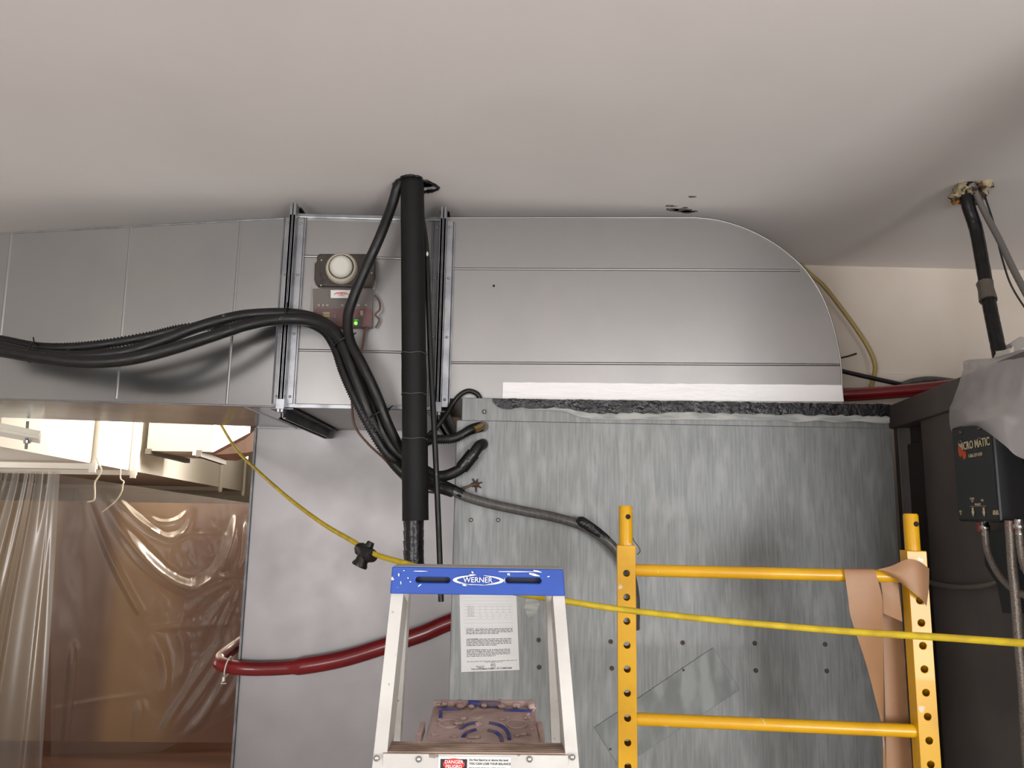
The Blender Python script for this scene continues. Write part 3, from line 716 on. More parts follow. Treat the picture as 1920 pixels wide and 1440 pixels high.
# red hose along the plenum
hp = [(862, 1160, 3.03), (830, 1172, 3.03), (790, 1189, 3.03), (720, 1212, 3.04), (640, 1236, 3.05), (560, 1250, 3.055), (490, 1254, 3.06), (445, 1252, 3.06), (418, 1246, 3.075), (411, 1239, 3.11), (420, 1228, 3.16), (440, 1213, 3.25), (470, 1193, 3.35), (510, 1170, 3.45)]
path = crom([at(*p) for p in hp], 8); mask = len(path)
rhose = thing('red_fire_hose', 'glossy dark red hose sagging across the grey plenum', 'hose', at(640, 1236, 3.05))
MB().tube(path, [.026 if i > 40 else .031 for i in range(len(path))], 16).build('hose', m_redhose, rhose)
c = at(428, 1250, 3.06)
zt = thing('nylon_cable_tie', 'white nylon cable tie around the bend of the red hose', 'cable tie', c)
MB().tube([c + V(.006 * math.sin(t * .3142), .036 * math.cos(t * .3142), .036 * math.sin(t * .3142)) for t in range(21)], .0025, 6).build('strap', m_zip, zt)
MB().box(c + V(-.004, -.046, -.044), c + V(.004, -.036, -.028)).build('lock_head', m_zip, zt)
MB().tube([c + V(0, -.038, -.036), c + V(-.008, -.044, -.052), c + V(.012, -.046, -.050)], .002, 5).build('tail', m_zip, zt)

# ================================================================= BACK WALL BITS
MB_ = MB()
ledge = MB().box((xa1 - .25, YW - .02, at(1640, 730, YW).z), (1.75, YW, at(1640, 702, YW).z)).build('trim_2', m_wall, bevel=.002); struct(ledge)
hose('yellowed_tube', 'yellowed plastic tube bowing from duct elbow down the back wall', [(1500, 496, 2.95), (1518, 513, 2.94), (1545, 537, 2.93), (1575, 575, 2.93), (1605, 616, 2.93), (1628, 652, 2.93), (1640, 682, 2.93), (1639, 705, 2.93), (1634, 722, 2.93), (1628, 742, 2.93)], 4.2 * px22 * 1.3, m_ytube, 'tube')
hose('black_drain_pipe', 'slim black pipe leaving the elbow just above the red pipe', [(1560, 688, 2.88), (1580, 696, 2.88), (1640, 710, 2.88), (1690, 721, 2.88), (1720, 728, 2.88)], 4.5 * px22 * 1.25, m_rubber, 'pipe')
hose('black_tie_tail', 'thin black strap end poking out beside the duct elbow', [(1572, 672, 2.9), (1590, 668, 2.9), (1606, 663, 2.9)], 1.8 * px22 * 1.2, m_rubber, 'strap')
hose('red_back_pipe', 'dark red pipe lying behind the air handler by the back wall', [(1560, 742, 2.80), (1620, 739, 2.80), (1700, 733, 2.80), (1760, 727, 2.80), (1830, 718, 2.80)], 13.5 * px22 * 1.22, m_redhose, 'pipe')
hose('grey_back_hose', 'grey hose arching over the red pipe beside the dark cabinet', [(1690, 722, 2.86), (1715, 714, 2.86), (1745, 711, 2.86), (1785, 715, 2.86), (1830, 722, 2.86)], 6 * px22 * 1.25, m_greyhose)

# ================================================================= RIGHT-HAND CABINET
A0 = at(1669, 761, 2.72); zcab = A0.z
B0_ = atz(1800, 708, zcab)
dc = (B0_ - A0).normalized()            # along the side, towards the camera
nc = V(dc.y, -dc.x, 0)                  # outwards (left)
if nc.x > 0: nc = -nc
NEAR = A0 + dc * ((A0.y - 1.45) / -dc.y)
cb = thing('dark_cooler_cabinet', 'tall dark grey equipment cabinet standing right of the air handler', 'cabinet', V(A0.x + .5, 2.0, 0))
Lc = (NEAR - A0).length
def cabox(s0, s1, z0, z1, o0, o1, name, mat, bev=.003, par=None):
    """box on the cabinet side: s along side from far end, o outwards"""
    mid = A0 + dc * ((s0 + s1) / 2) + nc * ((o0 + o1) / 2)
    mid = V(mid.x, mid.y, (z0 + z1) / 2)
    return MB().obox(mid, (dc, nc, Z), ((s1 - s0) / 2, (o1 - o0) / 2, (z1 - z0) / 2)).build(name, mat, par or cb, bevel=bev)
zl = at(1672, 804, 2.72).z
sp = .26
cabox(0, Lc, .05, zl, -.62, -.05, 'body', m_cabdk)
cabox(sp, Lc, .05, zl, -.05, -.006, 'side_panel', m_cab)
cabox(0, .04, .05, zl, -.05, -.006, 'corner_post', m_cab)
cabox(.04, sp, .05, zl - .06, -.05, -.035, 'recessed_door', m_cabdk)
cabox(-.01, Lc, zl, zcab, -.63, .006, 'top_rim', m_cab)
# control box
pL = at(1783, 803, 2.05); pR = atz(1858, 783, pL.z)
zbb = at(1802, 977, 2.05).z
db = (pR - pL); db.z = 0; wb = db.length; db.normalize(); nb = V(db.y, -db.x, 0)
if nb.x > 0: nb = -nb
bxo = thing('black_control_box', 'black control box with tan lettering on the cabinet side under draped plastic', 'control box', V(pL.x, pL.y, zbb))
cen = (pL + pR) / 2 - nb * .034; cen.z = (pL.z + zbb) / 2
MB().obox(cen, (db, nb, Z), (wb / 2, .034, (pL.z - zbb) / 2)).build('enclosure', m_boxblk, bxo, bevel=.006)
hb_ = pL.z - zbb
def onbox(u, v, off=.0012): return pL + db * (wb * u) - Z * (hb_ * v) + nb * off
lt = -nb.cross(Z)
xdir = db
text('lettering', 'MICRO MATIC', .0285, onbox(.56, .225), xdir, Z, m_print, bxo, 'CENTER', bold=.0004)
text('lettering', '1-866-327-4159', .0125, onbox(.58, .335), xdir, Z, m_print, bxo, 'CENTER')
for u, v, r in ((.22, .275, .013), (.31, .315, .011), (.20, .245, .009)):
    p = onbox(u, v, .0005); MB().cyl(p, p + nb * .001, r, 14).build('emblem_dot', m_orange, bxo)
for u, v in ((.25, .07), (.72, .075), (.25, .165), (.72, .175)):
    p = onbox(u, v, 0); MB().blob(p, .006, 6).build('screw', m_screw, bxo)
for u in (.42, .68):
    p = onbox(u, .90); ar = MB()
    q = [(-.005, .010), (.005, .010), (.005, 0), (.009, 0), (0, -.013), (-.009, 0), (-.005, 0)]
    ar.prism([p + xdir * a + Z * b for a, b in q], nb * .0005); ar.build('printed_arrow', m_print, bxo)
mb = MB(); mb.prism([onbox(.36, .845), onbox(.74, .845), onbox(.74, .848), onbox(.36, .848)], nb * .0005); mb.build('printed_line', m_print, bxo)
for s_, u, v in (('OUT', .1, .90), ('IN', .1, .925), ('POWER', .42, .77), ('ON', .42, .795), ('GAS', .66, .79), ('PRODUCT', .55, .83), ('CIRCUIT', 1.0 - .06, .90), ('BREAKER', 1.0 - .06, .922)):
    text('lettering', s_, .0075, onbox(u, v), xdir, Z, m_print, bxo, 'CENTER')
# braided hoses with valves below the box
def bpt(px, py, off):
    """a point in front of the cabinet side at a pixel, off metres outwards"""
    pl0 = A0 + nc * off; d = _ray(px, py); t = (pl0 - CAM).dot(nc) / d.dot(nc); return CAM + d * t
for i, (pts, lbl) in enumerate((([(1846, 976), (1848, 1000), (1850, 1025), (1858, 1050), (1875, 1080), (1900, 1105), (1930, 1120)], 'braided hose curving away from the left valve of the control box'),
                                ([(1893, 976), (1895, 1010), (1898, 1060), (1904, 1120), (1910, 1200), (1918, 1290), (1924, 1400), (1930, 1480)], 'braided hose dropping straight down from the middle of the control box'),
                                ([(1910, 974), (1911, 1000), (1913, 1025), (1920, 1060), (1935, 1090)], 'braided hose from the right valve of the control box'))):
    t = thing('braided_hose', lbl, 'hose', bpt(*pts[0], .05), 'braided hoses under the control box')
    MB().tube(crom([bpt(a, b, .055 if i != 1 else .065) for a, b in pts], 8), .0085 if i != 1 else .0105, 10).build('hose', m_steelbraid, t)
    a, b = pts[0]
    p0, p1 = bpt(a, b, .055), bpt(a + 2, b + 28, .055)
    if i != 1:
        MB().tube([p0, p0.lerp(p1, .3), p0.lerp(p1, .35), p0.lerp(p1, .6), p0.lerp(p1, .65), p1], [.009, .009, .012, .012, .009, .009], 12).build('valve_body', m_chrome, t)
        q = p0.lerp(p1, .45); MB().obox(q + db * -.018 + nb * .006, (db, nb, Z), (.008, .005, .013)).build('valve_lever', m_valvered, t, bevel=.002)
    else:
        MB().tube([p0, p1], .012, 10).build('hose_collar', m_valvered, t)
# black bracket behind the hoses, and a sagging tube on the cabinet side
c = bpt(1886, 1035, .02); mb = MB(); mb.prism([bpt(a, b, .001) for a, b in ((1860, 995), (1925, 990), (1930, 1150), (1896, 1150), (1885, 1095), (1862, 1060))], nc * .02)
tag(mb.build('pump_bracket', m_boxblk), 'black bracket on the cabinet side behind the braided hoses', 'bracket')
tag(MB().tube(crom([bpt(a, b, .012) for a, b in ((1722, 1085), (1760, 1096), (1800, 1101), (1845, 1098), (1885, 1085), (1925, 1060))], 8), .0075, 8).build('sagging_tube', m_steelbraid), 'thin tube sagging along the side of the dark cabinet', 'tube')

# milky plastic draped over the top
rows = [
 [(1868, 668, -.10), (1885, 655, -.12), (1905, 648, -.14), (1935, 640, -.15), (1985, 630, -.16)],
 [(1828, 674, -.05), (1858, 672, -.05), (1890, 664, -.06), (1930, 652, -.06), (1990, 645, -.06)],
 [(1806, 693, -.01), (1838, 695, .02), (1880, 695, .03), (1930, 690, .03), (2000, 690, .03)],
 [(1797, 722, .02), (1830, 730, .04), (1878, 732, .06), (1930, 732, .07), (2000, 735, .07)],
 [(1786, 750, .02), (1826, 758, .07), (1874, 762, .10), (1930, 765, .10), (2000, 770, .09)],
 [(1780, 770, .03), (1822, 780, .10), (1866, 778, .13), (1930, 795, .12), (2000, 800, .10)],
 [(1782, 802, .03), (1824, 793, .11), (1868, 792, .14), (1915, 832, .13), (1990, 850, .11)],
 [(1788, 814, .03), (1830, 800, .05), (1880, 832, .135), (1912, 858, .13), (1980, 872, .11)]]
ctrl = [[bpt(*p) for p in r] for r in rows]
ctrl[0] = [p - nc * .28 + V(0, 0, -.01) for p in ctrl[1]]
rr = [crom(row, 6) for row in ctrl]
cols = [crom([row[i] for row in rr], 5) for i in range(len(rr[0]))]
nu, nv = len(cols) - 1, len(cols[0]) - 1
def bagfn(u, v):
    p = cols[round(u * nu)][round(v * nv)].copy()
    d = noise.noise(V(u * 5 + v * 3.5, u * 9 - v * 2, 3)) * .02 + noise.noise(V(u * 13 + v * 8, u * 4, 9)) * .012 + .016 * math.exp(-((u * 1.0 + v * .55 - .92) / .045) ** 2) + .012 * math.exp(-((u * .9 + v * .9 - .75) / .04) ** 2)
    e = math.sin(v * math.pi) * .8 + .2
    return p + V(-.6, -.8, .1) * d * e
bag = MB().grid(bagfn, nu, nv).build('plastic_cover', m_bag, subd=1); tag(bag, 'milky translucent plastic sheet draped over the cabinet and control box', 'plastic sheet')
mb = MB(); pts = crom([bpt(a, b, -.10) for a, b in ((1888, 655), (1893, 642), (1905, 634), (1914, 640), (1914, 652))], 5)
mb.strip([p + V(0, -.02, 0) for p in pts], [p + V(.0, .03, -.01) for p in pts]); mb.build('plastic_tuft', m_bag, bag)
MB().prism([bpt(a, b, -.06) for a, b in ((1862, 659), (1884, 656), (1895, 652), (1895, 664), (1864, 672))], (0, .01, 0)).build('taped_collar', m_zip, bag, bevel=.002)

# pipes through the ceiling at right
pr = atz(1823, 345, ZC)
tr_ = thing('taped_ceiling_pipe', 'slim black taped pipe dropping from the foam plug at right', 'pipe', at(1870, 655, 2.0))
pth = crom([V(pr.x, pr.y, ZC + .05), at(1813, 372, pr.y), at(1830, 430, pr.y), at(1843, 500, pr.y - .02), at(1855, 570, pr.y - .06), at(1865, 620, pr.y - .10), at(1875, 668, pr.y - .14)], 8)
MB().tube(pth, [.0185 * (1 + .05 * noise.noise(V(i * .9, 5, 5))) for i in range(len(pth))], 12).build('insulation', m_tape, tr_)
c = at(1850, 548, pr.y - .045); d_ = (at(1855, 570, pr.y - .06) - at(1846, 525, pr.y - .03)).normalized()
MB().tube([c - d_ * .034, c - d_ * .01, c + d_ * .03], [.023, .021, .024], 9).build('tape_patch', m_silver, tr_)['label'] = 'crumpled silver tape patch'
hose('grey_flexible_conduit', 'grey flexible conduit slanting down from the foam plug at right', [(1822, 344, pr.y - .02), (1832, 368, pr.y - .02), (1850, 405, pr.y - .03), (1875, 452, pr.y - .06), (1900, 505, pr.y - .1), (1930, 562, pr.y - .15), (1970, 640, pr.y - .2)], .0095, m_conduit, 'conduit', 14, .03)
hose('loose_black_wire', 'thin loose black wire dangling behind the grey conduit at right', [(1842, 352, pr.y + .01), (1850, 378, pr.y + .01), (1862, 415, pr.y + .01), (1868, 440, pr.y), (1880, 488, pr.y), (1896, 535, pr.y), (1925, 582, pr.y), (1960, 630, pr.y)], .0028, m_rubber, 'wire')
mb = MB()
for q in range(26):
    px, py = random.uniform(1793, 1846), random.uniform(338, 364)
    p = atz(px, py, ZC); mb.blob(V(p.x, p.y, ZC - .008 - random.uniform(0, .028)), random.uniform(.010, .022), 6, .9)
mb.blob(atz(1848, 342, ZC), .02, 6, .9); mb.blob(atz(1840, 345, ZC) + V(0, 0, -.03), .016, 6, .8)
tag(mb.build('foam_plug', m_foam), 'lumpy stained spray foam plug on the ceiling at right', 'spray foam')

# ================================================================= SCAFFOLD FRAME
sf = thing('scaffold_frame', 'bright yellow scaffold end frame with two rungs and rows of holes', 'scaffold frame', (.65, 1.82, 0))
SL0 = at(1174, 1100, 1.87); SR0 = at(1716, 1100, 1.79)
YL, YR = 1.87, 1.79
xl = SL0.x; xr = SR0.x
fx = V(xr - xl, YR - YL, 0).normalized(); fy = V(-fx.y, fx.x, 0)
HW = .0215
def post(cx, cy, ztop, holes, spig, dx):
    c = V(cx, cy, 0); ax = (fx, fy, Z)
    zc0 = .1
    o = MB().obox(V(cx, cy, (ztop + zc0) / 2), ax, (HW, HW, (ztop - zc0) / 2)).build('post', m_yellow, sf, bevel=0)
    inner = MB().obox(V(cx, cy, (ztop + zc0) / 2), ax, (HW - .003, HW - .003, (ztop - zc0) / 2 - .003))
    hc = MB()
    for z in holes: hc.tube([V(cx, cy, z) - fy * .05 , V(cx, cy, z) + fy * .05], .0078, 14)
    cut(o, [inner, hc])
    md = o.modifiers.new('bevel', 'BEVEL'); md.width = .003; md.segments = 2; md.limit_method = 'ANGLE'; md.angle_limit = rad(60)
    s0 = V(cx, cy, ztop); 
    sp = MB().tube([s0 - Z * .02, s0 + Z * (spig - .004), s0 + Z * spig], [.0165, .0165, .014], 20).build('spigot', m_yellow, sf)
    p = s0 + Z * (spig * .72) - fy * .0162 + fx * .005
    MB().cyl(p, p - fy * .0008, .006, 14).build('pin_hole', m_pin_shade, sp)  # dark disc painting the shaded hole, nothing is cut here
zL = at(1172, 1022, YL).z; zR = at(1706, 1032, YR).z
holesL = [at(1172, y, YL - HW).z for y in (1075, 1120, 1165, 1210, 1255, 1300, 1347, 1393, 1438, 1484)]
holesR = [at(1730, y, YR - HW).z for y in (1082, 1126, 1168, 1211, 1255, 1299, 1344, 1389, 1434, 1480)]
post(xl, YL, zL, holesL, at(1166, 948, YL).z - zL, 0)
post(xr, YR, zR, holesR, at(1700, 963, YR).z - zR, 0)
for ya, yb in ((1073, 1077), (1360, 1358)):
    za_ = (at(1200, ya, YL).z + at(1690, yb, YR).z) / 2
    a = V(xl, YL, za_) + fx * HW; b = V(xr, YR, za_) - fx * HW
    MB().tube([a, b], .0142, 18).build('rung', m_yellow, sf)
RZ1 = (at(1200, 1073, YL).z + at(1690, 1077, YR).z) / 2
tag(MB().tube(crom([at(a, b, YL + .03) for a, b in ((1186, 1008), (1190, 1016), (1198, 1026), (1200, 1034), (1194, 1040))], 6), .0012, 5).build('loose_wire', m_brownwire), 'tiny curled brown wire beside the left scaffold post', 'wire')

# ================================================================= KRAFT PAPER STRIP
kp = thing('masking_paper', 'brown kraft masking paper strip draped over the scaffold corner', 'paper strip', at(1670, 1440, 1.8))
def pstrip(L, Rr, name, sub=6, flat=False):
    A = crom([at(*p) for p in L], sub); B = crom([at(*p) for p in Rr], sub)
    mid = [(a + b) / 2 + V(0, -.004, 0) for a, b in zip(A, B)]
    mb = MB(); n_ = len(A)
    vs_ = A + mid + B
    fs = [(i, i + 1, n_ + i + 1, n_ + i) for i in range(n_ - 1)] + [(n_ + i, n_ + i + 1, 2 * n_ + i + 1, 2 * n_ + i) for i in range(n_ - 1)]
    mb.add(vs_, fs, True)
    return mb.build(name, m_kraft, kp, solid=.0008)
yr = 1.80 - .018
pstrip([(1581, 1066, 1.815), (1583, 1072, 1.79), (1590, 1120, 1.785), (1596, 1160, 1.78), (1623, 1242, 1.78), (1643, 1318, 1.79), (1653, 1364, 1.82), (1656, 1440, 1.80), (1650, 1500, 1.80)],
       [(1640, 1066, 1.808), (1641, 1072, 1.783), (1653, 1116, 1.785), (1655, 1160, 1.79), (1656, 1242, 1.80), (1657, 1318, 1.812), (1657, 1364, 1.822), (1662, 1440, 1.815), (1666, 1500, 1.80)], 'hanging_strip')
pstrip([(1650, 1066, 1.83), (1652, 1100, 1.845), (1655, 1160, 1.85), (1657, 1240, 1.85), (1660, 1344, 1.85), (1662, 1440, 1.85), (1664, 1500, 1.85)],
       [(1684, 1088, 1.83), (1688, 1120, 1.845), (1691, 1166, 1.85), (1697, 1240, 1.85), (1703, 1344, 1.85), (1711, 1440, 1.85), (1716, 1500, 1.85)], 'rear_strip')
pstrip([(1650, 1088, 1.80), (1654, 1110, 1.795), (1656, 1150, 1.80)], [(1684, 1092, 1.79), (1688, 1130, 1.79), (1692, 1166, 1.80)], 'folded_flap')
# corner wrap around the post
rowsP = [[(1645, 1068, 1.775), (1672, 1061, 1.765), (1700, 1049, 1.752), (1722, 1052, 1.750), (1742, 1066, 1.77)],
         [(1655, 1070, 1.772), (1680, 1073, 1.755), (1706, 1066, 1.745), (1726, 1068, 1.746), (1742, 1080, 1.765)],
         [(1668, 1078, 1.77), (1692, 1086, 1.75), (1712, 1090, 1.744), (1728, 1094, 1.746), (1741, 1105, 1.762)],
         [(1681, 1086, 1.77), (1700, 1101, 1.752), (1716, 1114, 1.746), (1728, 1124, 1.747), (1737, 1136, 1.76)]]
cp = [crom([at(*p) for p in r], 5) for r in rowsP]
cc = [crom([r[i] for r in cp], 5) for i in range(len(cp[0]))]
MB().grid(lambda u, v: cc[round(u * (len(cc) - 1))][round(v * (len(cc[0]) - 1))], len(cc) - 1, len(cc[0]) - 1).build('corner_wrap', m_kraft, kp, solid=.0008)

# ================================================================= STEPLADDER
YCAP = 1.37
ld = thing('stepladder', 'paint-spattered aluminium stepladder with blue plastic top cap', 'stepladder', (-.05, 1.4, 0))
c0, c1 = at(735, 1064, YCAP), at(1056, 1066, YCAP); c2, c3 = at(1060, 1116, YCAP - .008), at(731, 1115, YCAP - .008)
zt_ = (c0.z + c1.z) / 2; zb_ = (c2.z + c3.z) / 2
dz = V(0, .075, 0)
fr = [V(c0.x, YCAP, zt_), V(c1.x, YCAP, zt_), V(c2.x, YCAP - .008, zb_), V(c3.x, YCAP - .008, zb_)]
capm = MB(); capm.prism(fr, dz)
cap = capm.build('top_cap', m_blue, ld)
inner = MB(); ip = [fr[0] + V(.004, .004, -.004), fr[1] + V(-.004, .004, -.004), fr[2] + V(-.004, .004, -.05), fr[3] + V(.004, .004, -.05)]
inner.prism(ip, (0, .067, 0))
slots = MB()
def slot(px0, px1, py, h):
    a, b = at(px0, py, YCAP - .004), at(px1, py, YCAP - .004); r = h / 2 * YCAP / F_PX
    poly = [V(a.x + r + r * math.cos(t), YCAP - .03, a.z + r * math.sin(t)) for t in [math.pi / 2 + math.pi * q / 8 for q in range(9)]] + \
           [V(b.x - r + r * math.cos(t), YCAP - .03, a.z + r * math.sin(t)) for t in [-math.pi / 2 + math.pi * q / 8 for q in range(9)]]
    slots.prism(poly, (0, .06, 0))
slot(779, 844, 1087, 9.5); slot(948, 1015, 1088, 9.5)
cut(cap, [inner, slots])
md = cap.modifiers.new('bevel', 'BEVEL'); md.width = .003; md.segments = 2; md.limit_method = 'ANGLE'; md.angle_limit = rad(60)
cn = V(0, -1, 0)
# oval logo
lc = at(897, 1088, YCAP - .0062)
lg = MB()
def ell(a, b, off, t0, t1, w0, w1, n=24):
    A, B = [], []
    for q in range(n + 1):
        t = t0 + (t1 - t0) * q / n; wd = w0 + (w1 - w0) * math.sin(math.pi * q / n)
        A.append(lc + V(a * math.cos(t), 0, b * math.sin(t) + off)); B.append(lc + V((a - wd * 1.6) * math.cos(t), 0, (b - wd) * math.sin(t) + off))
    lg.strip(A, B, False)
ell(.044, .0085, 0, rad(100), rad(255), .0006, .0042); ell(.044, .0085, 0, rad(-85), rad(78), .0006, .0042)
ell(.040, .0080, 0, rad(200), rad(330), .0003, .0008)
lg.build('logo_swoosh', m_white, cap, solid=.0004)
text('lettering', 'WERNER', .0125, lc + V(-.001, -.0004, .0003), X, Z, m_white, cap, 'CENTER', bold=.0001)
sc = MB()
def scuff(px0, py0, px1, py1, wd):
    a, b = at(px0, py0, YCAP - .006), at(px1, py1, YCAP - .006); d = (b - a).normalized(); s_ = d.cross(Y) * wd
    sc.add([a - s_ * .3, a + s_, (a + b) / 2 + s_ * 1.3, b + s_ * .2, b - s_ * .4, (a + b) / 2 - s_], [(0, 1, 2, 3, 4, 5)])
for a in ((776, 1071, 802, 1071, .0007), (935, 1072, 1005, 1072, .0008), (880, 1078, 893, 1078, .0009), (884, 1072, 888, 1075, .0012), (867, 1097, 875, 1098, .0012), (784, 1100, 790, 1095, .0009),
          (990, 1114.5, 1034, 1114, .0009), (744, 1103, 754, 1106, .0018), (758, 1109, 767, 1108, .0016), (992, 1076, 1012, 1080, .0018), (1000, 1070, 1016, 1073, .0012), (1019, 1106, 1019, 1113, .0006), (747, 1075, 748, 1081, .0012), (751, 1090, 752, 1096, .0008),
          (764, 1083, 766, 1085, .0010), (768, 1091, 771, 1091, .0010), (756, 1070, 759, 1070, .0007), (1026, 1082, 1031, 1080, .0008), (945, 1084, 947, 1093, .0005)): scuff(*a)
sc.build('paint_scuffs', m_white, cap, solid=.0003)
mb = MB(); mb.prism([V(c0.x + .002, YCAP + .004, zt_), V(c1.x - .002, YCAP + .004, zt_), V(c1.x - .002, YCAP + .07, zt_), V(c0.x + .002, YCAP + .07, zt_)], (0, 0, .0006))
mb.build('cap_dust', m_capdust, cap)
for q0_, q1_ in ((775, 848), (944, 1019)):
    MB().box((at(q0_, 1088, YCAP).x, YCAP + .016, zt_ - .03), (at(q1_, 1088, YCAP).x, YCAP + .018, zt_ - .008)).build('slot_backing', m_slot, cap)  # dark plate added to paint the shade inside the slots

def channel(name, p0, p1, fw, depth, inward, mat, th=.0025):
    """C rail: front flange fw wide, web 'depth' deep on the outer side"""
    p0 = Vector(p0); p1 = Vector(p1); d = (p1 - p0).normalized()
    bk = V(0, 1, 0); bk = (bk - d * bk.dot(d)).normalized(); sd = V(inward, 0, 0); sd = (sd - d * sd.dot(d) - bk * sd.dot(bk)).normalized()
    mb = MB(); L = (p1 - p0).length / 2; m = (p0 + p1) / 2
    mb.obox(m + sd * 0, (sd, bk, d), (fw / 2, th / 2, L))
    mb.obox(m + sd * (fw / 2 - th / 2) + bk * depth / 2, (sd, bk, d), (th / 2, depth / 2, L))
    mb.obox(m + bk * depth, (sd, bk, d), (fw / 2, th / 2, L))
    return mb.build(name, mat, ld, bevel=.0008)
YST = 1.295
def ext(p, q, k): return p + (q - p) * k
lt0, lt1 = at(745, 1112, YCAP - .002), at(713, 1414, YST)
rt0_, rt1 = at(1047, 1112, YCAP - .002), at(1072, 1414, YST)
kk = 3.2
channel('front_rail', lt0, ext(lt0, lt1, kk), .0215, .078, 1, m_alu)
channel('front_rail', rt0_, ext(rt0_, rt1, kk), .0205, .078, -1, m_alu)
bl0, bl1 = at(758, 1112, YCAP + .07), at(742, 1393, YCAP + .32)
br0, br1 = at(1033, 1112, YCAP + .07), at(1042, 1393, YCAP + .32)
channel('rear_rail', bl0, ext(bl0, bl1, 3), .018, .028, 1, m_alu)
channel('rear_rail', br0, ext(br0, br1, 3), .018, .028, -1, m_alu)
# step
sa, sb = at(718, 1414, YST - .004), at(1066, 1414, YST - .004); zs = (sa.z + sb.z) / 2
yback = atz(890, 1393, zs).y
stp = MB().box((sa.x, YST - .006, zs - .072), (sb.x, YST - .003, zs)).build('step_front', m_alu, ld, bevel=.001)
tread = MB().box((sa.x, YST - .004, zs - .004), (sb.x, yback, zs - .0002)).build('step_tread', m_aluedge, ld)
for q in range(6):
    yy = YST + .002 + (yback - YST - .004) * q / 5
    MB().box((sa.x + .001, yy - .0016, zs - .0006), (sb.x - .001, yy + .0016, zs + .0016)).build('tread_rib', m_aluedge, tread, bevel=.0005)
MB().box((sa.x, yback - .003, zs - .05), (sb.x, yback, zs)).build('step_back', m_alu, ld)
for px, py in ((706, 1422), (785, 1424), (993, 1424), (1073, 1420)):
    p = at(px, py, YST - .009)
    MB().blob(p, .0048, 8, 0, (1, .6, 1)).build('rivet', m_rivet, ld)
# warning label on the step front
yl = YST - .0065
q0, q1 = at(822, 1418, yl), at(958, 1418, yl)
wl = MB().box((q0.x, yl - .0004, zs - .060), (q1.x, yl, q0.z)).build('warning_label', m_paper, ld)
b0_, b1_ = at(826, 1423, yl - .0004), at(876, 1423, yl - .0004)
MB().box((b0_.x, yl - .0007, zs - .056), (b1_.x, yl - .0004, b0_.z)).build('label_black_panel', m_inkblack, wl)
ce = at(851, 1433, yl - .0008)
MB().prism([ce + V(.0172 * math.cos(t), 0, .0085 * math.sin(t)) for t in [q * math.pi / 14 for q in range(28)]], (0, -.0003, 0)).build('label_red_oval', m_redink, wl)
text('lettering', 'DANGER', .0072, ce + V(0, -.0006, .0035), X, Z, m_white, wl, 'CENTER', bold=.0001)
text('lettering', 'PELIGRO', .0066, ce + V(0, -.0006, -.0033), X, Z, m_white, wl, 'CENTER', bold=.0001)
t0 = at(880, 1425, yl - .0006)
text('lettering', 'Do Not Stand at or above this level', .0042, t0, X, Z, m_inkblack, wl, bold=.0001)
text('lettering', 'YOU CAN LOSE YOUR BALANCE', .0044, t0 - Z * .0055, X, Z, m_inkblack, wl, bold=.00012)
text('lettering', 'No se ponga de pie en o sobre este nivel', .0034, t0 - Z * .0115, X, Z, m_inkblack, wl)
text('lettering', 'PUEDE PERDER EL EQUILIBRIO', .0036, t0 - Z * .0165, X, Z, m_inkblack, wl, bold=.0001)
# folding pail shelf, caked with dust
zsh = zs - .012
f0, f1 = atz(792, 1402, zsh), atz(1016, 1402, zsh); k0, k1 = atz(812, 1320, zsh), atz(1003, 1321, zsh)
shf = MB().prism([V(f0.x, f0.y, zsh), V(f1.x, f1.y, zsh), V(k1.x, k1.y, zsh), V(k0.x, k0.y, zsh)], (0, 0, -.022)).build('pail_shelf', m_dust, ld, bevel=.008)
shf['label'] = 'blue pail shelf caked with pinkish dust'
mid = V((k0.x + k1.x) / 2, 0, zsh)
def shp(px, py, dz=0.0): p = atz(px, py, zsh); p.z += dz; return p
rim = MB(); rim.tube([shp(814, 1324, .004), shp(1000, 1324, .004)], .008, 8); rim.build('raised_rim', m_dust, shf)
for pts, mm in ((((878, 1321), (938, 1323)), m_shelfblue),):
    MB().tube([shp(a, b + 4, .006) for a, b in pts], .0065, 8).build('blue_grip', m_shelfblue, shf)
for pts in (((863, 1368), (872, 1362), (884, 1358), (896, 1357)), ((868, 1383), (874, 1376), (884, 1372), (892, 1370)), ((918, 1357), (932, 1360), (945, 1366), (953, 1376), (955, 1388)), ((916, 1371), (930, 1375), (939, 1383), (941, 1393)),
            ((822, 1331), (860, 1332)), ((944, 1333), (996, 1335)), ((826, 1335), (826, 1346))):
    MB().tube(crom([shp(a, b, .001) for a, b in pts], 5), .0035, 6).build('blue_ridge', m_shelfblue, shf)
for cx_, cy_ in ((842, 1358), (969, 1359)):
    cpt = shp(cx_, cy_, .001)
    MB().tube([cpt + V(.018 * math.cos(t * .3142), .028 * math.sin(t * .3142), 0) for t in range(21)], .0026, 6).build('moulded_oval', m_dust, shf)
mb = MB()
for q in range(26): mb.blob(shp(random.uniform(815, 1005), random.uniform(1322, 1398)) + V(0, 0, .001), random.uniform(.003, .008), 5, .9, (1, 1, .5))
for q in range(22): mb.blob(shp(random.uniform(814, 1002), random.uniform(1321, 1332)) + V(0, 0, .006), random.uniform(.003, .0065), 5, .9, (1.3, 1, .8))
mb.build('plaster_crumbs', m_dust, shf)
for px in (790, 1013):
    p = shp(px, 1362); MB().box(p + V(-.005, -.05, -.02), p + V(.005, .03, .002)).build('shelf_ear', m_dust, shf, bevel=.003)

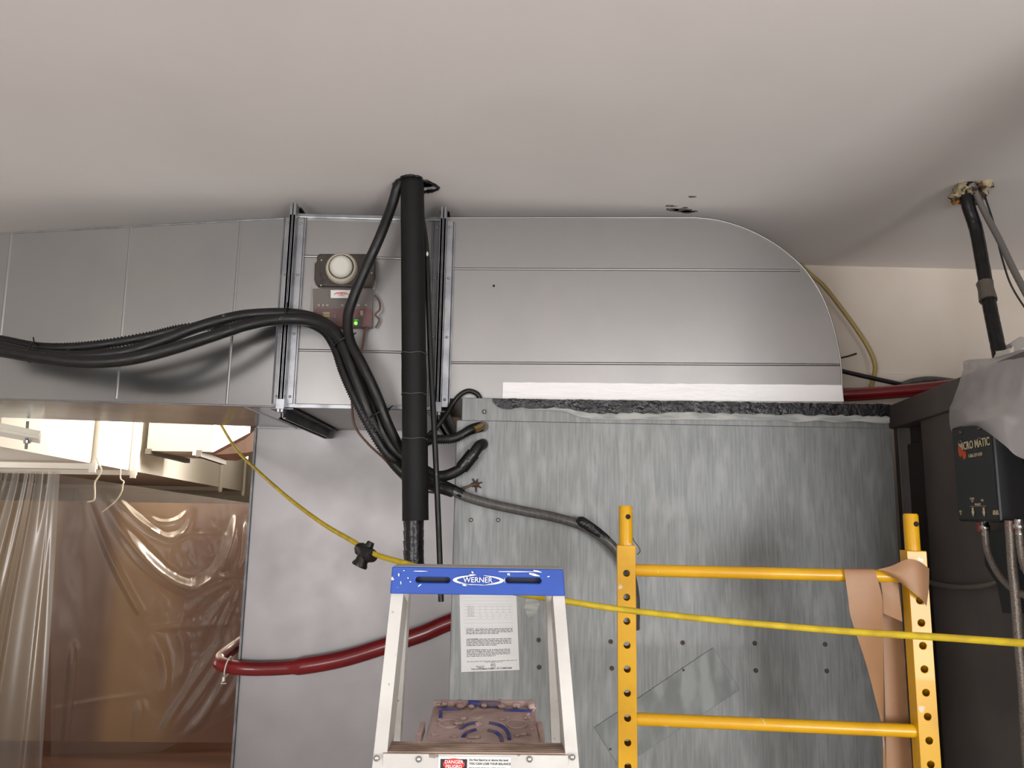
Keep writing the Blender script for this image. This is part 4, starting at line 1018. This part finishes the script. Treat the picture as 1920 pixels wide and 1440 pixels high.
# ================================================================= HALL: WHITE DUCTS, HANGERS, STRINGS, PLASTIC
ZD = 1.84
wd0, wd1 = atz(0, 837, ZD), atz(405, 912, ZD)
wdd = (wd1 - wd0); wdd.z = 0; wdd.normalize()
wd_a = wd0 - wdd * .02; wd_b = wd1 + wdd * 4.0
wn = V(-wdd.y, wdd.x, 0)
if wn.x > 0: wn = -wn
wt = thing('white_painted_duct', 'long white painted duct running away through the bright hall', 'duct', V(wd0.x - .8, wd0.y + 2, ZD))
Wd = 2.3
wd_b2 = V(wd_b.x, wd_b.y, ZD)
MB().prism([V(wd_a.x, wd_a.y, ZD), V(wd_b.x, wd_b.y, ZD), V(wd_b.x - Wd, wd_b.y, ZD), V(wd_a.x - Wd, wd_a.y, ZD)], (0, 0, .75)).build('casing', m_whiteduct, wt)
for (px, py) in ((172, 869), (248, 882), (412, 913), (455, 921), (474, 925)):
    p = atz(px, py, ZD); hgt = .036 if px < 300 else .05
    q = p + V(-Wd, 0, 0)
    MB().box((q.x, p.y - .02, ZD - hgt), (p.x + .03, p.y + .02, ZD)).build('bottom_flange', m_whiteduct, wt, bevel=.004)
    MB().box((p.x, p.y - .02, ZD), (p.x + .035, p.y + .02, ZD + .75)).build('side_flange', m_whiteduct, wt, bevel=.003)
    MB().box((p.x + .0, p.y - .03, ZD - hgt - .02), (p.x + .04, p.y - .02, ZD + .02)).build('corner_clip', m_whiteduct, wt)
# second duct, higher
YS = 6.0
a, b = at(275, 845, YS), at(396, 849, YS)
ub = thing('white_duct_box', 'short white duct box glowing in daylight above the plastic sheeting', 'duct', V(a.x, YS, a.z))
MB().box((a.x, YS, a.z), (b.x, YS + .9, a.z + .6)).build('casing', m_whiteduct, ub)
MB().bar(at(277, 846, YS - .02), at(352, 864, YS + .85), X, .02, .02).build('perforated_flange', m_conduit, ub)
MB().bar(at(372, 850, YS - .02), at(420, 866, YS + .6), X, .02, .025).build('channel_flange', m_conduit, ub)
MB().box(at(361, 846, YS - .03), at(367, 854, YS - .02)).build('clip', m_white, ub)
pan = [at(395, 850, YS - .02), at(480, 805, YS - .9), at(482, 844, YS - .9), at(442, 861, YS - .3), at(420, 860, YS - .1)]
MB().prism(pan, (0, .03, -.01)).build('sloped_panel', m_halldark, ub)
# strut hanger near the tapered duct
sh = thing('strut_hanger', 'white strut hanger bar with threaded rod under the tapered duct', 'hanger', at(30, 812, 3.5))
MB().bar(at(-60, 790, 3.19), at(75, 817, 3.27), X, .02, .012).build('strut_channel', m_whiteduct, sh, bevel=.002)
MB().bar(at(-60, 800, 3.19), at(75, 825, 3.27), X, .02, .006).build('strut_plate', m_whiteduct, sh)
MB().tube([at(49, 842, 3.25), at(52, 790, 3.25)], .006, 8).build('threaded_rod', m_conduit, sh)
MB().cyl(at(51, 826, 3.25), at(51, 831, 3.25), .014, 6).build('nut', m_chrome, sh)
for lbl, pts in (('white string dangling in an S from the left end flange of the white duct', [(181, 858), (184, 868), (190, 880), (186, 892), (178, 905), (178, 925), (176, 938), (164, 941)]),
                 ('white string with a knot hanging from the second flange of the white duct', [(226, 879), (226, 897), (232, 903), (230, 910), (228, 922), (216, 940), (192, 960)])):
    tag(MB().tube(crom([at(a, b, (atz(172, 869, ZD).y if pts[0][0] < 200 else atz(226, 879, ZD).y) - .035) for a, b in pts], 6), .0048, 6).build('hanging_string', m_string), lbl, 'string', 'strings hanging from the white duct')
# plastic sheets
def sheetL(u, v):
    top = -40 + 152 * u; bt = -330 + 402 * u
    px = top + (bt - top) * v ** 1.1; py = 884 + 640 * v
    yy = 4.5 + .075 * math.sin(u * 19 + .6) * (.3 + .7 * v) + .012 * math.sin(u * 47 + 2 * noise.noise(V(u * 3, v * 1.5, 2))) + .03 * noise.noise(V(u * 6, v * 2, 1))
    if u > .9: yy -= .12 * (u - .9) * 10
    return at(px, py, yy)
tag(MB().grid(sheetL, 110, 40).build('plastic_sheet', m_sheetL), 'pleated plastic sheet hanging at the far left of the hall', 'plastic sheet', 'plastic sheeting in the hall')
FOLDS = [  # creases of the swagged sheet: (height, width, points)
 (.03, 6, [(165, 935), (205, 1040), (253, 1134), (268, 1152)]),
 (.10, 11, [(180, 915), (240, 1010), (301, 1075), (360, 1102), (410, 1068), (440, 1010), (455, 950)]),
 (.06, 6, [(230, 955), (272, 985), (318, 1011), (350, 992), (364, 949)]),
 (.04, 5, [(270, 962), (300, 980), (335, 975), (360, 950)]),
 (.05, 8, [(200, 920), (260, 975), (300, 1003)]),
 (.05, 7, [(445, 960), (432, 1030), (418, 1060)]), (.05, 6, [(458, 960), (450, 1040), (436, 1075)]),
 (.05, 7, [(448, 1090), (400, 1110), (350, 1150)]), (.05, 6, [(448, 1095), (410, 1140), (375, 1200)]),
 (.04, 5, [(446, 1100), (425, 1150), (405, 1210)]), (.04, 5, [(450, 1080), (410, 1085), (370, 1105), (330, 1130)]),
 (.05, 9, [(452, 1160), (420, 1230), (370, 1310), (300, 1400)]), (.05, 8, [(456, 1190), (430, 1260), (380, 1345), (330, 1395)]),
 (.05, 8, [(458, 1230), (440, 1290), (400, 1350)]), (.04, 7, [(430, 1180), (390, 1240), (330, 1330), (280, 1410)]),
 (.025, 8, [(268, 1310), (258, 1350), (250, 1395)]), (.04, 6, [(138, 1200), (130, 1300), (118, 1440)]),
 (.03, 9, [(290, 1180), (310, 1260), (300, 1330)]), (.03, 8, [(330, 1160), (345, 1230), (330, 1300)]),
 (.008, 4, [(80, 1335), (180, 1315), (290, 1300)]), (.02, 4, [(280, 1180), (360, 1174), (450, 1170)]), (.02, 4, [(300, 1003), (350, 1002), (440, 1005)])]
FS = []
for amp, wdt, pts in FOLDS:
    c_ = crom([V(a, b, 0) for a, b in pts], 5); bbx = (min(p.x for p in c_) - 3 * wdt, max(p.x for p in c_) + 3 * wdt, min(p.y for p in c_) - 3 * wdt, max(p.y for p in c_) + 3 * wdt)
    FS.append((amp, wdt * 1.15, c_, bbx))
def foldh(px, py):
    t = 0.0
    for amp, wdt, c_, bb in FS:
        if not (bb[0] < px < bb[1] and bb[2] < py < bb[3]): continue
        best = 1e9; bi = 0
        for i in range(len(c_) - 1):
            a, b = c_[i], c_[i + 1]; ex, ey = b.x - a.x, b.y - a.y; L2 = ex * ex + ey * ey + 1e-9
            k_ = max(0, min(1, ((px - a.x) * ex + (py - a.y) * ey) / L2))
            dx, dy = px - a.x - ex * k_, py - a.y - ey * k_; d2 = dx * dx + dy * dy
            if d2 < best: best = d2; bi = (i + k_) / (len(c_) - 1)
        t += amp * math.exp(-best / (wdt * wdt)) * min(1, bi * 4, (1 - bi) * 4)
    return t
def sheetR(u, v):
    px = 95 + 390 * u; top = 888 + 58 * u
    bot = min(1560, 1447 - (px - 225) * .5) if px > 215 else 1560 - 108 * max(0, (px - 150) / 65)
    py = top + (bot - top) * v
    d = foldh(px, py) + .06 * noise.noise(V(px * .007, py * .004, 4)) + .006 * noise.noise(V(px * .035, py * .02, 7))
    k_ = max(0, 1 - math.hypot(px - 420, (py - 1120) * .6) / 130)
    d += .02 * k_ * noise.noise(V(px * .05 + py * .02, py * .012 - px * .01, 2)) + .012 * k_ * noise.noise(V(px * .11, py * .06, 8))
    return at(px, py, 5.32 + .2 * u - d * .75)
tag(MB().grid(sheetR, 170, 170).build('plastic_sheet', m_sheetR), 'wide clear plastic sheet swagged beside the grey plenum edge', 'plastic sheet', 'plastic sheeting in the hall')
